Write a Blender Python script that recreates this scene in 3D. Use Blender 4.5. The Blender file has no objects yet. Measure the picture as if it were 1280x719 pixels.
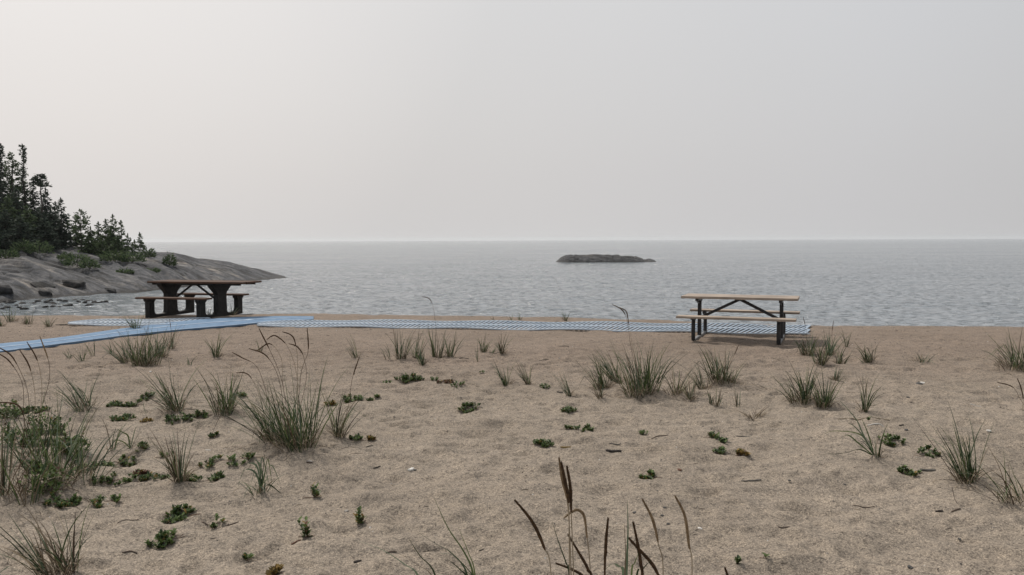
import bpy, math, random
import numpy as np
from mathutils import Vector, Matrix

R = math.radians
rng = np.random.default_rng(7)
random.seed(7)
scn = bpy.context.scene
col = scn.collection

# ------------------------------------------------------------------ camera geometry
F = 1000.0                     # focal length in pixels of a 1280 wide frame
CAMZ = 1.7
WZ = -1.0                      # lake level
PITCH = math.atan(59.1 / F)
ROLL = R(0.212)
fw = Vector((0, math.cos(PITCH), -math.sin(PITCH)))
up0 = Vector((0, math.sin(PITCH), math.cos(PITCH)))
rt0 = Vector((1, 0, 0))
rt = rt0 * math.cos(ROLL) - up0 * math.sin(ROLL)
up = up0 * math.cos(ROLL) + rt0 * math.sin(ROLL)

def ray(px, py):
    return fw + rt * ((px - 640) / F) + up * ((359.5 - py) / F)
def at_y(px, py, Y):
    d = ray(px, py); k = Y / d.y
    return Vector((d.x * k, Y, CAMZ + d.z * k))
def at_z(px, py, z=0.0):
    d = ray(px, py); k = (z - CAMZ) / d.z
    return Vector((d.x * k, d.y * k, z))

# ------------------------------------------------------------------ noise
def _h(ix, iy, s):
    n = (ix * 374761393 + iy * 668265263 + s * 1442695041) & 0xffffffff
    n = ((n ^ (n >> 13)) * 1274126177) & 0xffffffff
    n = (n ^ (n >> 16)) & 0xffffffff
    return n / 4294967295.0
def vn(x, y, s=0):
    x = np.asarray(x, dtype=np.float64); y = np.asarray(y, dtype=np.float64)
    ix = np.floor(x).astype(np.int64); iy = np.floor(y).astype(np.int64)
    fx = x - ix; fy = y - iy
    fx = fx * fx * fx * (fx * (fx * 6 - 15) + 10); fy = fy * fy * fy * (fy * (fy * 6 - 15) + 10)
    a = _h(ix, iy, s); b = _h(ix + 1, iy, s); c = _h(ix, iy + 1, s); d = _h(ix + 1, iy + 1, s)
    return (a + (b - a) * fx) * (1 - fy) + (c + (d - c) * fx) * fy * 1.0 - 0.5
def fbm(x, y, o=4, s=0, g=.5):
    t = 0; a = 1.0
    for k in range(o):
        t = t + a * vn(x * 2 ** k + 13.7 * k, y * 2 ** k - 7.3 * k, s + k); a *= g
    return t

# ------------------------------------------------------------------ sand surface
CX = [-200, -60, -32, -22, -11.8, -8.8, -6.3, -4.1, 1.07, 3.7, 5.65, 9.9, 20, 60, 200]
CD = [70, 60, 40, 19.4, 18.7, 18.6, 18.9, 18.8, 17.9, 16.9, 15.8, 15.6, 15.6, 15.8, 16]
def dimples(x, y, cell, s, share):
    z = np.zeros_like(x); ix = np.floor(x / cell).astype(np.int64); iy = np.floor(y / cell).astype(np.int64)
    for dx in (-1, 0, 1):
        for dy in (-1, 0, 1):
            jx = ix + dx; jy = iy + dy
            px = (jx + .15 + .7 * _h(jx, jy, s)) * cell; py = (jy + .15 + .7 * _h(jx, jy, s + 1)) * cell
            an = _h(jx, jy, s + 2) * 3.1416; ca = np.cos(an); sa = np.sin(an)
            r0 = cell * (.20 + .14 * _h(jx, jy, s + 3)); on = (_h(jx, jy, s + 4) < share) * (.4 + .6 * _h(jx, jy, s + 5))
            a = ((x - px) * ca + (y - py) * sa) / (r0 * 1.25); b = (-(x - px) * sa + (y - py) * ca) / (r0 * .8)
            r = np.sqrt(a * a + b * b)
            z = z + on * (-np.exp(-r * r * r) + .38 * np.exp(-((r - 1.35) * 2.6) ** 2))
    return z
MOUNDS = []       # (x, y, radius, height)
def H(x, y, fine=True):
    x = np.asarray(x, dtype=np.float64); y = np.asarray(y, dtype=np.float64)
    near = np.clip((y + 2) / 4, 0, 1)
    z = 0.10 * fbm(x * .28, y * .28, 2, 3) * np.clip((22 - y) / 12, .25, 1) * near
    z = z + 0.050 * fbm(x * 1.3, y * 1.9, 3, 11) * np.clip((14.6 - y) / 4, .35, 1)
    # old footprints and wind-softened dents
    d1 = vn(x * 3.1 + .6 * vn(x * 1.1, y, 5), y * 4.3, 21)
    z = z - 0.06 * np.clip(d1 - .14, 0, 1) ** 1.05 + .022 * np.clip(.10 - np.abs(d1 - .10), 0, 1)
    d2 = vn(x * 5.2, y * 6.6, 31)
    z = z - 0.04 * np.clip(d2 - .16, 0, 1)
    xw = x + .05 * vn(x * 5, y * 5, 23); yw = y + .05 * vn(x * 5, y * 5, 24)
    tr = np.clip((14.2 - y) / 3, .05, 1)
    z = z + tr * (.034 * dimples(xw, yw, .40, 801, .6) + .018 * dimples(xw + 9, yw, .21, 821, .5))
    # short asymmetric wind ripples
    w = y * 11.0 + 2.2 * fbm(x * 1.6, y * 1.2, 3, 41) + .5 * vn(x * 6, y * 2, 44)
    z = z + 0.0050 * np.sin(w) * np.clip(.45 + 1.8 * vn(x * .9, y * .9, 47), 0, 1)
    z = z + 0.024 * tr * fbm(x * 7, y * 10, 3, 51) + .020 * tr * fbm(x * 2.0, y * 6.0, 2, 55)
    for (mx, my, mr, mh) in MOUNDS:
        z = z + mh * np.exp(-((x - mx) ** 2 + (y - my) ** 2) / (mr * mr))
    cr = np.interp(x, CX, CD) + .25 * fbm(x * .5, y * 0, 3, 61)
    t = (y - cr) / .35
    z = z - 0.17 * .35 * np.logaddexp(0, t)
    return np.maximum(z, -2.4 - .2 * near)
def Hs(x, y): return float(H(np.array([x]), np.array([y]))[0])
def on_sand(px, py):
    p = at_z(px, py, 0)
    for _ in range(5):
        p = at_z(px, py, Hs(p.x, p.y))
    return p

# ------------------------------------------------------------------ materials
def new_mat(name):
    m = bpy.data.materials.new(name); m.use_nodes = True
    return m, m.node_tree, m.node_tree.nodes, m.node_tree.links, m.node_tree.nodes['Principled BSDF']
def ramp(n, stops):
    r = n.new('ShaderNodeValToRGB')
    e = r.color_ramp.elements
    while len(e) < len(stops): e.new(.5)
    for i, (p, c) in enumerate(stops):
        e[i].position = p; e[i].color = (*c, 1) if len(c) == 3 else c
    return r
def noise(n, l, vec, scale, detail=4, rough=.55, dist=0):
    t = n.new('ShaderNodeTexNoise'); t.inputs['Scale'].default_value = scale
    t.inputs['Detail'].default_value = detail; t.inputs['Roughness'].default_value = rough
    t.inputs['Distortion'].default_value = dist
    if vec is not None: l.new(vec, t.inputs['Vector'])
    return t
def mapping(n, l, vec, sc=(1, 1, 1), rot=(0, 0, 0)):
    m = n.new('ShaderNodeMapping'); m.inputs['Scale'].default_value = sc; m.inputs['Rotation'].default_value = rot
    l.new(vec, m.inputs['Vector']); return m.outputs[0]
def mix(n, l, a, b, fac, mode='MIX'):
    m = n.new('ShaderNodeMix'); m.data_type = 'RGBA'; m.blend_type = mode
    for v, s in ((fac, m.inputs[0]), (a, m.inputs[6]), (b, m.inputs[7])):
        if isinstance(v, (int, float)): s.default_value = v
        elif isinstance(v, tuple): s.default_value = (*v, 1)
        else: l.new(v, s)
    return m.outputs[2]
def bump(n, l, h, strength, dist, prev=None):
    b = n.new('ShaderNodeBump'); b.inputs['Strength'].default_value = strength; b.inputs['Distance'].default_value = dist
    l.new(h, b.inputs['Height'])
    if prev is not None: l.new(prev, b.inputs['Normal'])
    return b.outputs[0]

def simple(name, c1, c2, rough=.7, scale=20, spec=.3, island=True, stretch=(1, 1, 1), bumpd=0, trans=0):
    m, t, n, l, b = new_mat(name)
    tc = n.new('ShaderNodeTexCoord')
    nz = noise(n, l, mapping(n, l, tc.outputs['Object'], stretch), scale)
    f = nz.outputs['Fac']
    r = ramp(n, [(.3, c1), (.7, c2)])
    if island:
        g = n.new('ShaderNodeNewGeometry')
        ma = n.new('ShaderNodeMath'); ma.operation = 'MULTIPLY_ADD'; ma.inputs[1].default_value = .8
        l.new(g.outputs['Random Per Island'], ma.inputs[0])
        m2 = n.new('ShaderNodeMath'); m2.operation = 'MULTIPLY_ADD'; m2.inputs[1].default_value = .5; m2.inputs[2].default_value = -.15
        l.new(f, m2.inputs[0]); l.new(m2.outputs[0], ma.inputs[2]); f = ma.outputs[0]
    l.new(f, r.inputs[0]); l.new(r.outputs[0], b.inputs['Base Color'])
    b.inputs['Roughness'].default_value = rough
    b.inputs['Specular IOR Level'].default_value = spec
    if bumpd: l.new(bump(n, l, nz.outputs['Fac'], .6, bumpd), b.inputs['Normal'])
    if trans:
        tr = n.new('ShaderNodeBsdfTranslucent'); l.new(r.outputs[0], tr.inputs[0])
        ms = n.new('ShaderNodeMixShader'); ms.inputs[0].default_value = trans
        l.new(b.outputs[0], ms.inputs[1]); l.new(tr.outputs[0], ms.inputs[2])
        l.new(ms.outputs[0], n['Material Output'].inputs['Surface'])
    return m

def mat_sand():
    m, t, n, l, b = new_mat('sand')
    g = n.new('ShaderNodeNewGeometry'); P = g.outputs['Position']
    big = noise(n, l, P, .6, 4); mid = noise(n, l, P, 6, 4)
    gr = noise(n, l, P, 115, 2, .8); gr2 = noise(n, l, P, 42, 4, .75)
    base = ramp(n, [(.3, (.264, .226, .184)), (.7, (.320, .275, .226))]); l.new(big.outputs[0], base.inputs[0])
    mr = ramp(n, [(.3, (.86, .86, .87)), (.7, (1.08, 1.06, 1.04))]); l.new(mid.outputs[0], mr.inputs[0])
    c = mix(n, l, base.outputs[0], mr.outputs[0], 1.0, 'MULTIPLY')
    grr = ramp(n, [(.30, (.30, .29, .29)), (.43, (.86, .86, .86)), (.55, (1.04, 1.04, 1.04)), (.67, (1.8, 1.76, 1.7))]); l.new(gr.outputs[0], grr.inputs[0])
    c = mix(n, l, c, grr.outputs[0], 1.0, 'MULTIPLY')
    gr3 = ramp(n, [(.30, (.42, .41, .41)), (.46, (.97, .97, .97)), (.70, (1.4, 1.37, 1.33))]); l.new(gr2.outputs[0], gr3.inputs[0])
    c = mix(n, l, c, gr3.outputs[0], 1.0, 'MULTIPLY')
    # darker and redder sand on the far beach, then damp sand near the lake
    sx = n.new('ShaderNodeSeparateXYZ'); l.new(P, sx.inputs[0])
    bw = n.new('ShaderNodeMath'); bw.operation = 'MULTIPLY_ADD'; bw.inputs[1].default_value = 4.0; l.new(big.outputs[0], bw.inputs[0]); l.new(sx.outputs[1], bw.inputs[2])
    mq = n.new('ShaderNodeMapRange'); mq.inputs[1].default_value = 10; mq.inputs[2].default_value = 14; l.new(bw.outputs[0], mq.inputs[0])
    c = mix(n, l, c, mix(n, l, c, (.80, .755, .745), 1.0, 'MULTIPLY'), mq.outputs[0])
    mp = n.new('ShaderNodeMapRange'); mp.inputs[1].default_value = -.35; mp.inputs[2].default_value = -.9
    l.new(sx.outputs[2], mp.inputs[0])
    c = mix(n, l, c, (.11, .085, .065), mp.outputs[0])
    l.new(c, b.inputs['Base Color']); b.inputs['Roughness'].default_value = .92; b.inputs['Specular IOR Level'].default_value = .2
    n1 = bump(n, l, gr.outputs[0], .8, .008)
    n2 = bump(n, l, gr2.outputs[0], .8, .016, n1)
    n3 = bump(n, l, mid.outputs[0], .5, .03, n2)
    l.new(n3, b.inputs['Normal'])
    return m

def mat_rock(name, dark=.80):
    m, t, n, l, b = new_mat(name)
    g = n.new('ShaderNodeNewGeometry'); P = g.outputs['Position']
    st = mapping(n, l, mapping(n, l, P, (1, 1, 1), (0, 0, R(-58))), (1.0, .14, .8))
    a = noise(n, l, st, 1.0, 6, .6, .25)
    r = ramp(n, [(.36, (.022, .022, .027)), (.43, (.072, .078, .092)), (.52, (.125, .131, .146)), (.62, (.20, .192, .186)), (.72, (.36, .31, .26))]); l.new(a.outputs[0], r.inputs[0])
    f = noise(n, l, P, 5, 6, .7)
    r2 = ramp(n, [(.36, (.60, .60, .62)), (.52, (1.0, 1.0, 1.0)), (.66, (1.2, 1.18, 1.15))]); l.new(f.outputs[0], r2.inputs[0])
    c = mix(n, l, r.outputs[0], r2.outputs[0], 1.0, 'MULTIPLY')
    vo = n.new('ShaderNodeTexVoronoi'); vo.feature = 'DISTANCE_TO_EDGE'; vo.inputs['Scale'].default_value = .9
    ds = noise(n, l, P, 1.2, 4)
    va = n.new('ShaderNodeVectorMath'); va.operation = 'MULTIPLY_ADD'; va.inputs[1].default_value = (.35, .35, .35)
    l.new(ds.outputs['Color'], va.inputs[0]); l.new(mapping(n, l, mapping(n, l, P, (1, 1, 1), (0, 0, R(-58))), (.6, .12, .5)), va.inputs[2]); l.new(va.outputs[0], vo.inputs['Vector'])
    vr = ramp(n, [(0, (.10, .10, .10)), (.035, (1, 1, 1))]); l.new(vo.outputs[0], vr.inputs[0])
    fs = noise(n, l, mapping(n, l, mapping(n, l, P, (1, 1, 1), (0, 0, R(-58))), (2.6, .30, 2.6)), 1.0, 9, .78, .5)
    fr_ = ramp(n, [(.40, (.08, .08, .09)), (.46, (.62, .63, .66)), (.53, (1.0, 1.0, 1.0)), (.60, (1.65, 1.55, 1.42))]); l.new(fs.outputs[0], fr_.inputs[0])
    c = mix(n, l, c, fr_.outputs[0], 1.0, 'MULTIPLY')
    c = mix(n, l, c, vr.outputs[0], .75, 'MULTIPLY')  # shade of the crevices painted into the rock colour
    c = mix(n, l, c, (dark, dark, dark), 1.0, 'MULTIPLY')
    sx = n.new('ShaderNodeSeparateXYZ'); l.new(P, sx.inputs[0])
    ad = n.new('ShaderNodeMath'); ad.operation = 'MULTIPLY_ADD'; ad.inputs[1].default_value = -.35; l.new(f.outputs[0], ad.inputs[0]); l.new(sx.outputs[2], ad.inputs[2])
    mp = n.new('ShaderNodeMapRange'); mp.inputs[1].default_value = WZ - .02; mp.inputs[2].default_value = WZ - .14
    l.new(ad.outputs[0], mp.inputs[0])
    c = mix(n, l, c, (.035, .033, .032), mp.outputs[0])
    l.new(c, b.inputs['Base Color']); b.inputs['Roughness'].default_value = .8
    n1 = bump(n, l, f.outputs[0], .6, .03); n2 = bump(n, l, a.outputs[0], .8, .12, n1); n3 = bump(n, l, fs.outputs[0], 1.0, .25, n2)
    l.new(n3, b.inputs['Normal'])
    return m

def mat_water():
    m, t, n, l, b = new_mat('water')
    g = n.new('ShaderNodeNewGeometry'); P = g.outputs['Position']
    b.inputs['Base Color'].default_value = (.190, .218, .240, 1)
    b.inputs['Roughness'].default_value = .12
    b.inputs['IOR'].default_value = 1.333
    a = noise(n, l, mapping(n, l, P, (1.0, 1.9, 1)), 2.9, 4, .62, .3)
    c = noise(n, l, mapping(n, l, P, (.4, .9, 1)), .8, 3, .55, .4)
    a1 = ramp(n, [(.50, (0, 0, 0)), (.58, (.25, .25, .25)), (.68, (1, 1, 1))]); l.new(a.outputs[0], a1.inputs[0])
    c1 = ramp(n, [(.48, (0, 0, 0)), (.58, (.3, .3, .3)), (.70, (1, 1, 1))]); l.new(c.outputs[0], c1.inputs[0])
    n1 = bump(n, l, a1.outputs[0], 1.0, .095)
    n2 = bump(n, l, c1.outputs[0], 1.0, .055, n1)
    l.new(n2, b.inputs['Normal'])
    # large calm and ruffled patches change how rough the surface is
    p = noise(n, l, mapping(n, l, P, (.02, .07, 1)), 1.0, 4, .6)
    mr = n.new('ShaderNodeMapRange'); mr.inputs[1].default_value = .35; mr.inputs[2].default_value = .7; mr.inputs[3].default_value = .10; mr.inputs[4].default_value = .15
    l.new(p.outputs[0], mr.inputs[0]); l.new(mr.outputs[0], b.inputs['Roughness'])
    return m

M = {}
M['sand'] = mat_sand()
M['rock'] = mat_rock('shield rock')
M['islet'] = mat_rock('dark islet rock', .50)
M['wetrock'] = mat_rock('black wet rock', .28)
M['water'] = mat_water()
M['green'] = simple('grass green', (.020, .038, .012), (.110, .150, .055), .55, 8, .35, trans=.25)
M['blue'] = simple('grass blue green', (.050, .080, .044), (.160, .205, .130), .55, 8, .35, trans=.2)
M['straw'] = simple('dry straw', (.16, .125, .085), (.40, .33, .24), .8, 8, .2, trans=.1)
M['brownblade'] = simple('dead brown blade', (.05, .035, .025), (.14, .10, .065), .85, 8, .2)
M['seed'] = simple('brown seed head', (.040, .024, .014), (.115, .068, .036), .85, 90, .2, False, (1, 1, 1), .003)
M['seedpale'] = simple('pale seed head', (.16, .11, .065), (.34, .25, .155), .85, 90, .2, False, (1, 1, 1), .003)
M['leaf'] = simple('creeping leaf', (.028, .055, .014), (.130, .185, .055), .5, 20, .4, trans=.15)
M['leafy'] = simple('yellowing leaf', (.14, .10, .03), (.30, .20, .06), .6, 20, .3, trans=.15)
M['leafr'] = simple('withered red leaf', (.06, .03, .02), (.16, .08, .05), .7, 20, .3)
M['twig'] = simple('dead twig', (.055, .042, .034), (.13, .10, .08), .85, 30, .2, True, (1, 1, 1), .002)
M['grey wood'] = simple('weathered driftwood', (.07, .065, .06), (.20, .185, .165), .85, 30, .2, False, (1, 1, 1), .003)
M['dark wood'] = simple('charred driftwood', (.02, .018, .017), (.06, .052, .047), .8, 30, .2, False, (1, 1, 1), .003)
M['shell'] = simple('bleached shell', (.45, .42, .38), (.72, .70, .66), .6, 30, .3)
M['stone'] = simple('beach stone', (.10, .095, .09), (.32, .29, .26), .8, 25, .3)
M['darkstone'] = simple('dark beach stone', (.03, .03, .03), (.09, .085, .08), .7, 25, .3)
M['needle'] = simple('spruce needles', (.028, .042, .034), (.085, .112, .080), .7, 1.5, .2, True, trans=.25)
M['needle2'] = simple('pine needles', (.038, .062, .030), (.120, .165, .080), .7, 1.5, .2, True, trans=.3)
M['needle3'] = simple('cedar foliage', (.036, .060, .026), (.110, .150, .070), .7, 1.5, .2, True, trans=.3)
M['bark'] = simple('bark', (.035, .03, .026), (.11, .095, .085), .9, 12, .2, False, (1, 1, .3), .02)
M['metal'] = simple('black painted steel', (.012, .012, .014), (.030, .030, .034), .45, 6, .4, False)
M['galv'] = simple('galvanised steel', (.16, .17, .18), (.30, .31, .32), .45, 14, .5, False)
M['blacktimber'] = simple('black painted timber', (.008, .008, .009), (.026, .024, .023), .7, 12, .25, False, (1, 1, 1), .003)
M['bluemat'] = simple('blue woven mat', (.105, .185, .30), (.17, .265, .39), .8, 5, .2, False)
M['matline'] = simple('pale mat stripe', (.22, .31, .43), (.36, .44, .53), .7, 9, .3, False)
M['slat'] = simple('blue grey plastic slat', (.24, .31, .40), (.34, .41, .49), .5, 4, .4, False)
M['grid'] = simple('pale blue plastic lattice', (.36, .44, .54), (.52, .59, .66), .5, 4, .4, False)

def mat_wood(name, c1, c2, c3):
    m, t, n, l, b = new_mat(name)
    tc = n.new('ShaderNodeTexCoord')
    v = mapping(n, l, tc.outputs['Object'], (.9, 22, 22))
    a = noise(n, l, v, 1.6, 6, .65, .6); k = noise(n, l, tc.outputs['Object'], 2.2, 3)
    r = ramp(n, [(.3, c1), (.5, c2), (.72, c3)]); l.new(a.outputs[0], r.inputs[0])
    r2 = ramp(n, [(.3, (.72, .72, .74)), (.7, (1.12, 1.1, 1.08))]); l.new(k.outputs[0], r2.inputs[0])
    c = mix(n, l, r.outputs[0], r2.outputs[0], 1.0, 'MULTIPLY')
    l.new(c, b.inputs['Base Color']); b.inputs['Roughness'].default_value = .8; b.inputs['Specular IOR Level'].default_value = .25
    l.new(bump(n, l, a.outputs[0], .5, .003), b.inputs['Normal'])
    return m
M['plank'] = mat_wood('weathered plank', (.19, .155, .125), (.38, .315, .26), (.55, .47, .40))
M['redplank'] = mat_wood('stained plank', (.035, .020, .014), (.085, .046, .030), (.14, .080, .052))

# ------------------------------------------------------------------ mesh helpers
class MB:
    def __init__(s): s.v = []; s.f = []; s.m = []
    def quadstrip(s, pts, ws, sides, mi=0):
        b = len(s.v)
        for p, w, sd in zip(pts, ws, sides):
            s.v.append(p - sd * w); s.v.append(p + sd * w)
        for i in range(len(pts) - 1):
            s.f.append((b + 2 * i, b + 2 * i + 1, b + 2 * i + 3, b + 2 * i + 2)); s.m.append(mi)
    def tube(s, pts, rs, n=6, mi=0):
        b = len(s.v); k = len(pts)
        ref = Vector((0.13, 0.97, .2)).normalized()
        for i, (p, r) in enumerate(zip(pts, rs)):
            t = (pts[min(i + 1, k - 1)] - pts[max(i - 1, 0)])
            if t.length < 1e-9: t = Vector((0, 0, 1))
            t.normalize()
            a = t.cross(ref)
            if a.length < 1e-3: a = t.cross(Vector((1, 0, 0)))
            a.normalize(); c = t.cross(a)
            for j in range(n):
                an = 2 * math.pi * j / n
                s.v.append(p + a * (math.cos(an) * r) + c * (math.sin(an) * r))
        for i in range(k - 1):
            for j in range(n):
                s.f.append((b + i * n + j, b + i * n + (j + 1) % n, b + (i + 1) * n + (j + 1) % n, b + (i + 1) * n + j)); s.m.append(mi)
        s.f.append(tuple(b + j for j in reversed(range(n)))); s.m.append(mi)
        s.f.append(tuple(b + (k - 1) * n + j for j in range(n))); s.m.append(mi)
    def box(s, x0, x1, y0, y1, z0, z1, bev=0, mi=0):
        import bmesh
        bm = bmesh.new(); bmesh.ops.create_cube(bm, size=1)
        for v in bm.verts:
            v.co = Vector(((x0 + x1) / 2 + v.co.x * (x1 - x0), (y0 + y1) / 2 + v.co.y * (y1 - y0), (z0 + z1) / 2 + v.co.z * (z1 - z0)))
        if bev: bmesh.ops.bevel(bm, geom=list(bm.edges), offset=bev, segments=2, affect='EDGES', profile=.6)
        b = len(s.v); bm.verts.index_update()
        for v in bm.verts: s.v.append(v.co.copy())
        for f in bm.faces: s.f.append(tuple(b + v.index for v in f.verts)); s.m.append(mi)
        bm.free()
    def bar(s, p, q, w, h, mi=0, bev=0):
        """box section from p to q; w across, h in the other direction"""
        import bmesh
        p = Vector(p); q = Vector(q); d = q - p; L = d.length; d.normalize()
        u = d.cross(Vector((0, 0, 1)))
        if u.length < 1e-3: u = Vector((1, 0, 0))
        u.normalize(); v2 = u.cross(d)
        bm = bmesh.new(); bmesh.ops.create_cube(bm, size=1)
        for v in bm.verts: v.co = Vector((v.co.x * L, v.co.y * w, v.co.z * h))
        if bev: bmesh.ops.bevel(bm, geom=list(bm.edges), offset=bev, segments=2, affect='EDGES', profile=.6)
        b = len(s.v); bm.verts.index_update(); mid = (p + q) / 2
        for v in bm.verts: s.v.append(mid + d * v.co.x + u * v.co.y + v2 * v.co.z)
        for f in bm.faces: s.f.append(tuple(b + v.index for v in f.verts)); s.m.append(mi)
        bm.free()
    def extrude(s, prof, x0, x1, mi=0):
        """profile in (y, z) extruded along x"""
        b = len(s.v); n = len(prof)
        for x in (x0, x1):
            for (y, z) in prof: s.v.append(Vector((x, y, z)))
        s.f.append(tuple(b + i for i in reversed(range(n)))); s.m.append(mi)
        s.f.append(tuple(b + n + i for i in range(n))); s.m.append(mi)
        for i in range(n):
            j = (i + 1) % n
            s.f.append((b + i, b + j, b + n + j, b + n + i)); s.m.append(mi)
    def build(s, name, mats, parent=None, smooth=False, origin=None):
        me = bpy.data.meshes.new(name)
        off = Vector(origin) if origin is not None else Vector((0, 0, 0))
        me.from_pydata([tuple(v - off) for v in s.v], [], s.f)
        if not isinstance(mats, (list, tuple)): mats = [mats]
        for m in mats: me.materials.append(m)
        if len(mats) > 1: me.polygons.foreach_set('material_index', s.m)
        if smooth: me.polygons.foreach_set('use_smooth', [True] * len(me.polygons))
        me.update()
        o = bpy.data.objects.new(name, me); col.objects.link(o)
        if parent is not None: o.parent = parent
        if origin is not None and parent is None: o.location = off
        return o

def tag(o, label=None, cat=None, group=None, kind=None):
    if label: o['label'] = label
    if cat: o['category'] = cat
    if group: o['group'] = group
    if kind: o['kind'] = kind
    return o
def empty(name, loc=(0, 0, 0), rz=0, **k):
    o = bpy.data.objects.new(name, None); col.objects.link(o); o.location = loc; o.rotation_euler = (0, 0, rz)
    o.empty_display_size = .1
    return tag(o, **k)
def grid_mesh(name, X, Y, Z, mat, smooth=True):
    r, c = X.shape
    me = bpy.data.meshes.new(name)
    co = np.stack([X, Y, Z], -1).reshape(-1, 3).astype(np.float32)
    me.vertices.add(r * c); me.vertices.foreach_set('co', co.ravel())
    i = np.arange((r - 1) * (c - 1)); a = (i // (c - 1)) * c + i % (c - 1)
    q = np.stack([a, a + 1, a + c + 1, a + c], -1).astype(np.int32)
    nf = len(q)
    me.loops.add(nf * 4); me.loops.foreach_set('vertex_index', q.ravel())
    me.polygons.add(nf); me.polygons.foreach_set('loop_start', np.arange(0, nf * 4, 4, dtype=np.int32)); me.polygons.foreach_set('loop_total', np.full(nf, 4, dtype=np.int32))
    me.update(calc_edges=True)
    me.materials.append(mat)
    if smooth: me.polygons.foreach_set('use_smooth', np.ones(nf, dtype=bool))
    o = bpy.data.objects.new(name, me); col.objects.link(o)
    return o

# ------------------------------------------------------------------ plant data (foot pixel in the photo is only how each spot on the sand was measured)
G = []   # grass tufts: px, py, top y, radius m, lean (x), blades, kind, spread, label
def g(*a): G.append(a)
# far left strip by the lake
g(3, 408, 390, .06, -.1, 26, 'g', .5, 'short green grass tuft at the left edge beyond the blue mat')
g(16, 402, 384, .10, .1, 34, 'g', .5, 'grass tuft on the beach crest, second from the left edge beyond the blue mat')
g(33, 404, 385, .08, .0, 36, 'g', .45, 'upright grass tuft on the beach crest, third from the left edge')
g(61, 408, 391, .07, -.2, 30, 'g', .6, 'grass tuft just left of the pale lattice mat end')
g(170, 411, 383, .12, -.05, 46, 'b', .55, 'pale grass tuft between the lattice mat and the blue mat, left of the black table')
# around the left table
g(262, 396, 378, .08, -.3, 22, 'g', .8, 'thin grass growing between the legs under the black picnic table')
g(288, 394, 376, .10, .2, 20, 'g', .8, 'thin grass beside the right pedestal of the black picnic table')
# big group in front of the blue mat
g(160, 450, 410, .10, -.4, 52, 'b', .55, 'wide grass tuft at the left of the group before the blue mat')
g(180, 451, 402, .17, .0, 170, 'g', .45, 'densest grass tuft in the group before the blue mat')
g(200, 446, 408, .10, .2, 60, 'b', .45, 'leafy grass tuft at the right of the group before the blue mat')
g(214, 436, 402, .06, .1, 22, 's', .35, 'thin grass tuft with tall dry stems right of the group before the blue mat')
g(86, 448, 430, .05, -.6, 14, 'b', .6, 'tiny pale tuft leaning left in front of the blue mat')
g(103, 452, 424, .05, -.2, 18, 'b', .45, 'small pale tuft under the blue mat, left of the dense group')
g(115, 445, 420, .03, -.5, 8, 'g', .3, 'few slanting blades just right of the small pale tuft')
g(138, 443, 420, .04, -.6, 8, 'g', .4, 'few slanting blades left of the dense group before the blue mat')
g(272, 446, 413, .07, .1, 40, 'g', .45, 'lone dark green tuft below the blue mat, left of centre')
g(236, 457, 440, .04, .2, 7, 'b', .5, 'very small pale tuft between the dense group and the dark lone tuft')
g(325, 440, 421, .03, .0, 9, 'g', .3, 'single narrow green sprout behind the brown seed heads')
# left mid
g(107, 509, 455, .10, -.55, 50, 'b', .5, 'loose grass tuft leaning left, mid left of the sand')
g(216, 513, 443, .11, -.55, 100, 'g', .75, 'arching grass tuft with long blades sweeping left')
g(280, 511, 446, .10, -.05, 105, 'g', .5, 'dense upright grass tuft right of the arching one')
g(20, 618, 500, .16, .0, 110, 'g', .45, 'tall browning grass tuft at the lower left edge')
g(62, 606, 492, .20, .05, 120, 'g', .55, 'large green grass tuft in the thicket at lower left')
g(96, 596, 512, .15, .2, 80, 'b', .65, 'pale green grass tuft at the right of the lower left thicket')
g(40, 570, 482, .18, -.1, 90, 'g', .5, 'grass tuft at the back of the lower left thicket')
g(-12, 590, 490, .20, .1, 90, 'g', .5, 'grass tuft cut by the left edge of the picture')
g(136, 564, 520, .05, -.1, 14, 'b', .7, 'thin pale tuft right of the lower left thicket')
g(163, 561, 532, .03, .4, 7, 'b', .8, 'small broad bladed sprout with a leaning leaf')
g(224, 602, 522, .06, -.1, 46, 's', .35, 'slender grass tuft rising out of the creeping plants at left')
g(326, 616, 572, .05, .0, 26, 'b', 1.1, 'drooping pale blue tuft with leaves bent to the sand')
g(74, 716, 622, .08, -.3, 76, 's', .5, 'dry grass tuft with green tips at the bottom left corner')
# large centre-left
g(368, 553, 452, .17, -.25, 210, 'g', .55, 'largest grass tuft with many seed heads, left of centre')
g(345, 548, 462, .12, -.55, 90, 'g', .7, 'grass tuft sweeping left from the side of the largest tuft')
g(424, 544, 482, .06, .45, 44, 'g', .5, 'grass tuft leaning right beside the largest tuft')
# centre row
g(445, 447, 413, .06, -.45, 20, 'g', .35, 'thin tuft leaning left, first of the row below the lattice mat')
g(484, 449, 415, .05, -.45, 10, 'b', .35, 'sparse slanting tuft, second of the row below the lattice mat')
g(501, 449, 404, .07, .05, 44, 'g', .35, 'upright green tuft, third of the row below the lattice mat')
g(520, 448, 408, .06, .1, 38, 'g', .4, 'green tuft in the middle of the row below the lattice mat')
g(529, 456, 427, .04, -.15, 30, 'b', .35, 'short pale tuft standing nearest in the row below the lattice mat')
g(547, 448, 402, .07, .0, 38, 'g', .35, 'tall green tuft with a drooping seed head in the row below the lattice mat')
g(562, 447, 414, .05, .25, 34, 'g', .4, 'green tuft leaning right at the end of the row')
g(598, 452, 424, .03, .0, 8, 's', .3, 'small dead brown tuft between two green tufts')
g(605, 440, 413, .05, .1, 28, 'g', .4, 'small green tuft behind the dead brown one')
g(615, 442, 430, .04, .8, 12, 'g', .3, 'very small tuft leaning hard right')
g(630, 444, 416, .05, .1, 38, 'g', .45, 'compact green tuft near the middle of the picture')
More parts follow.
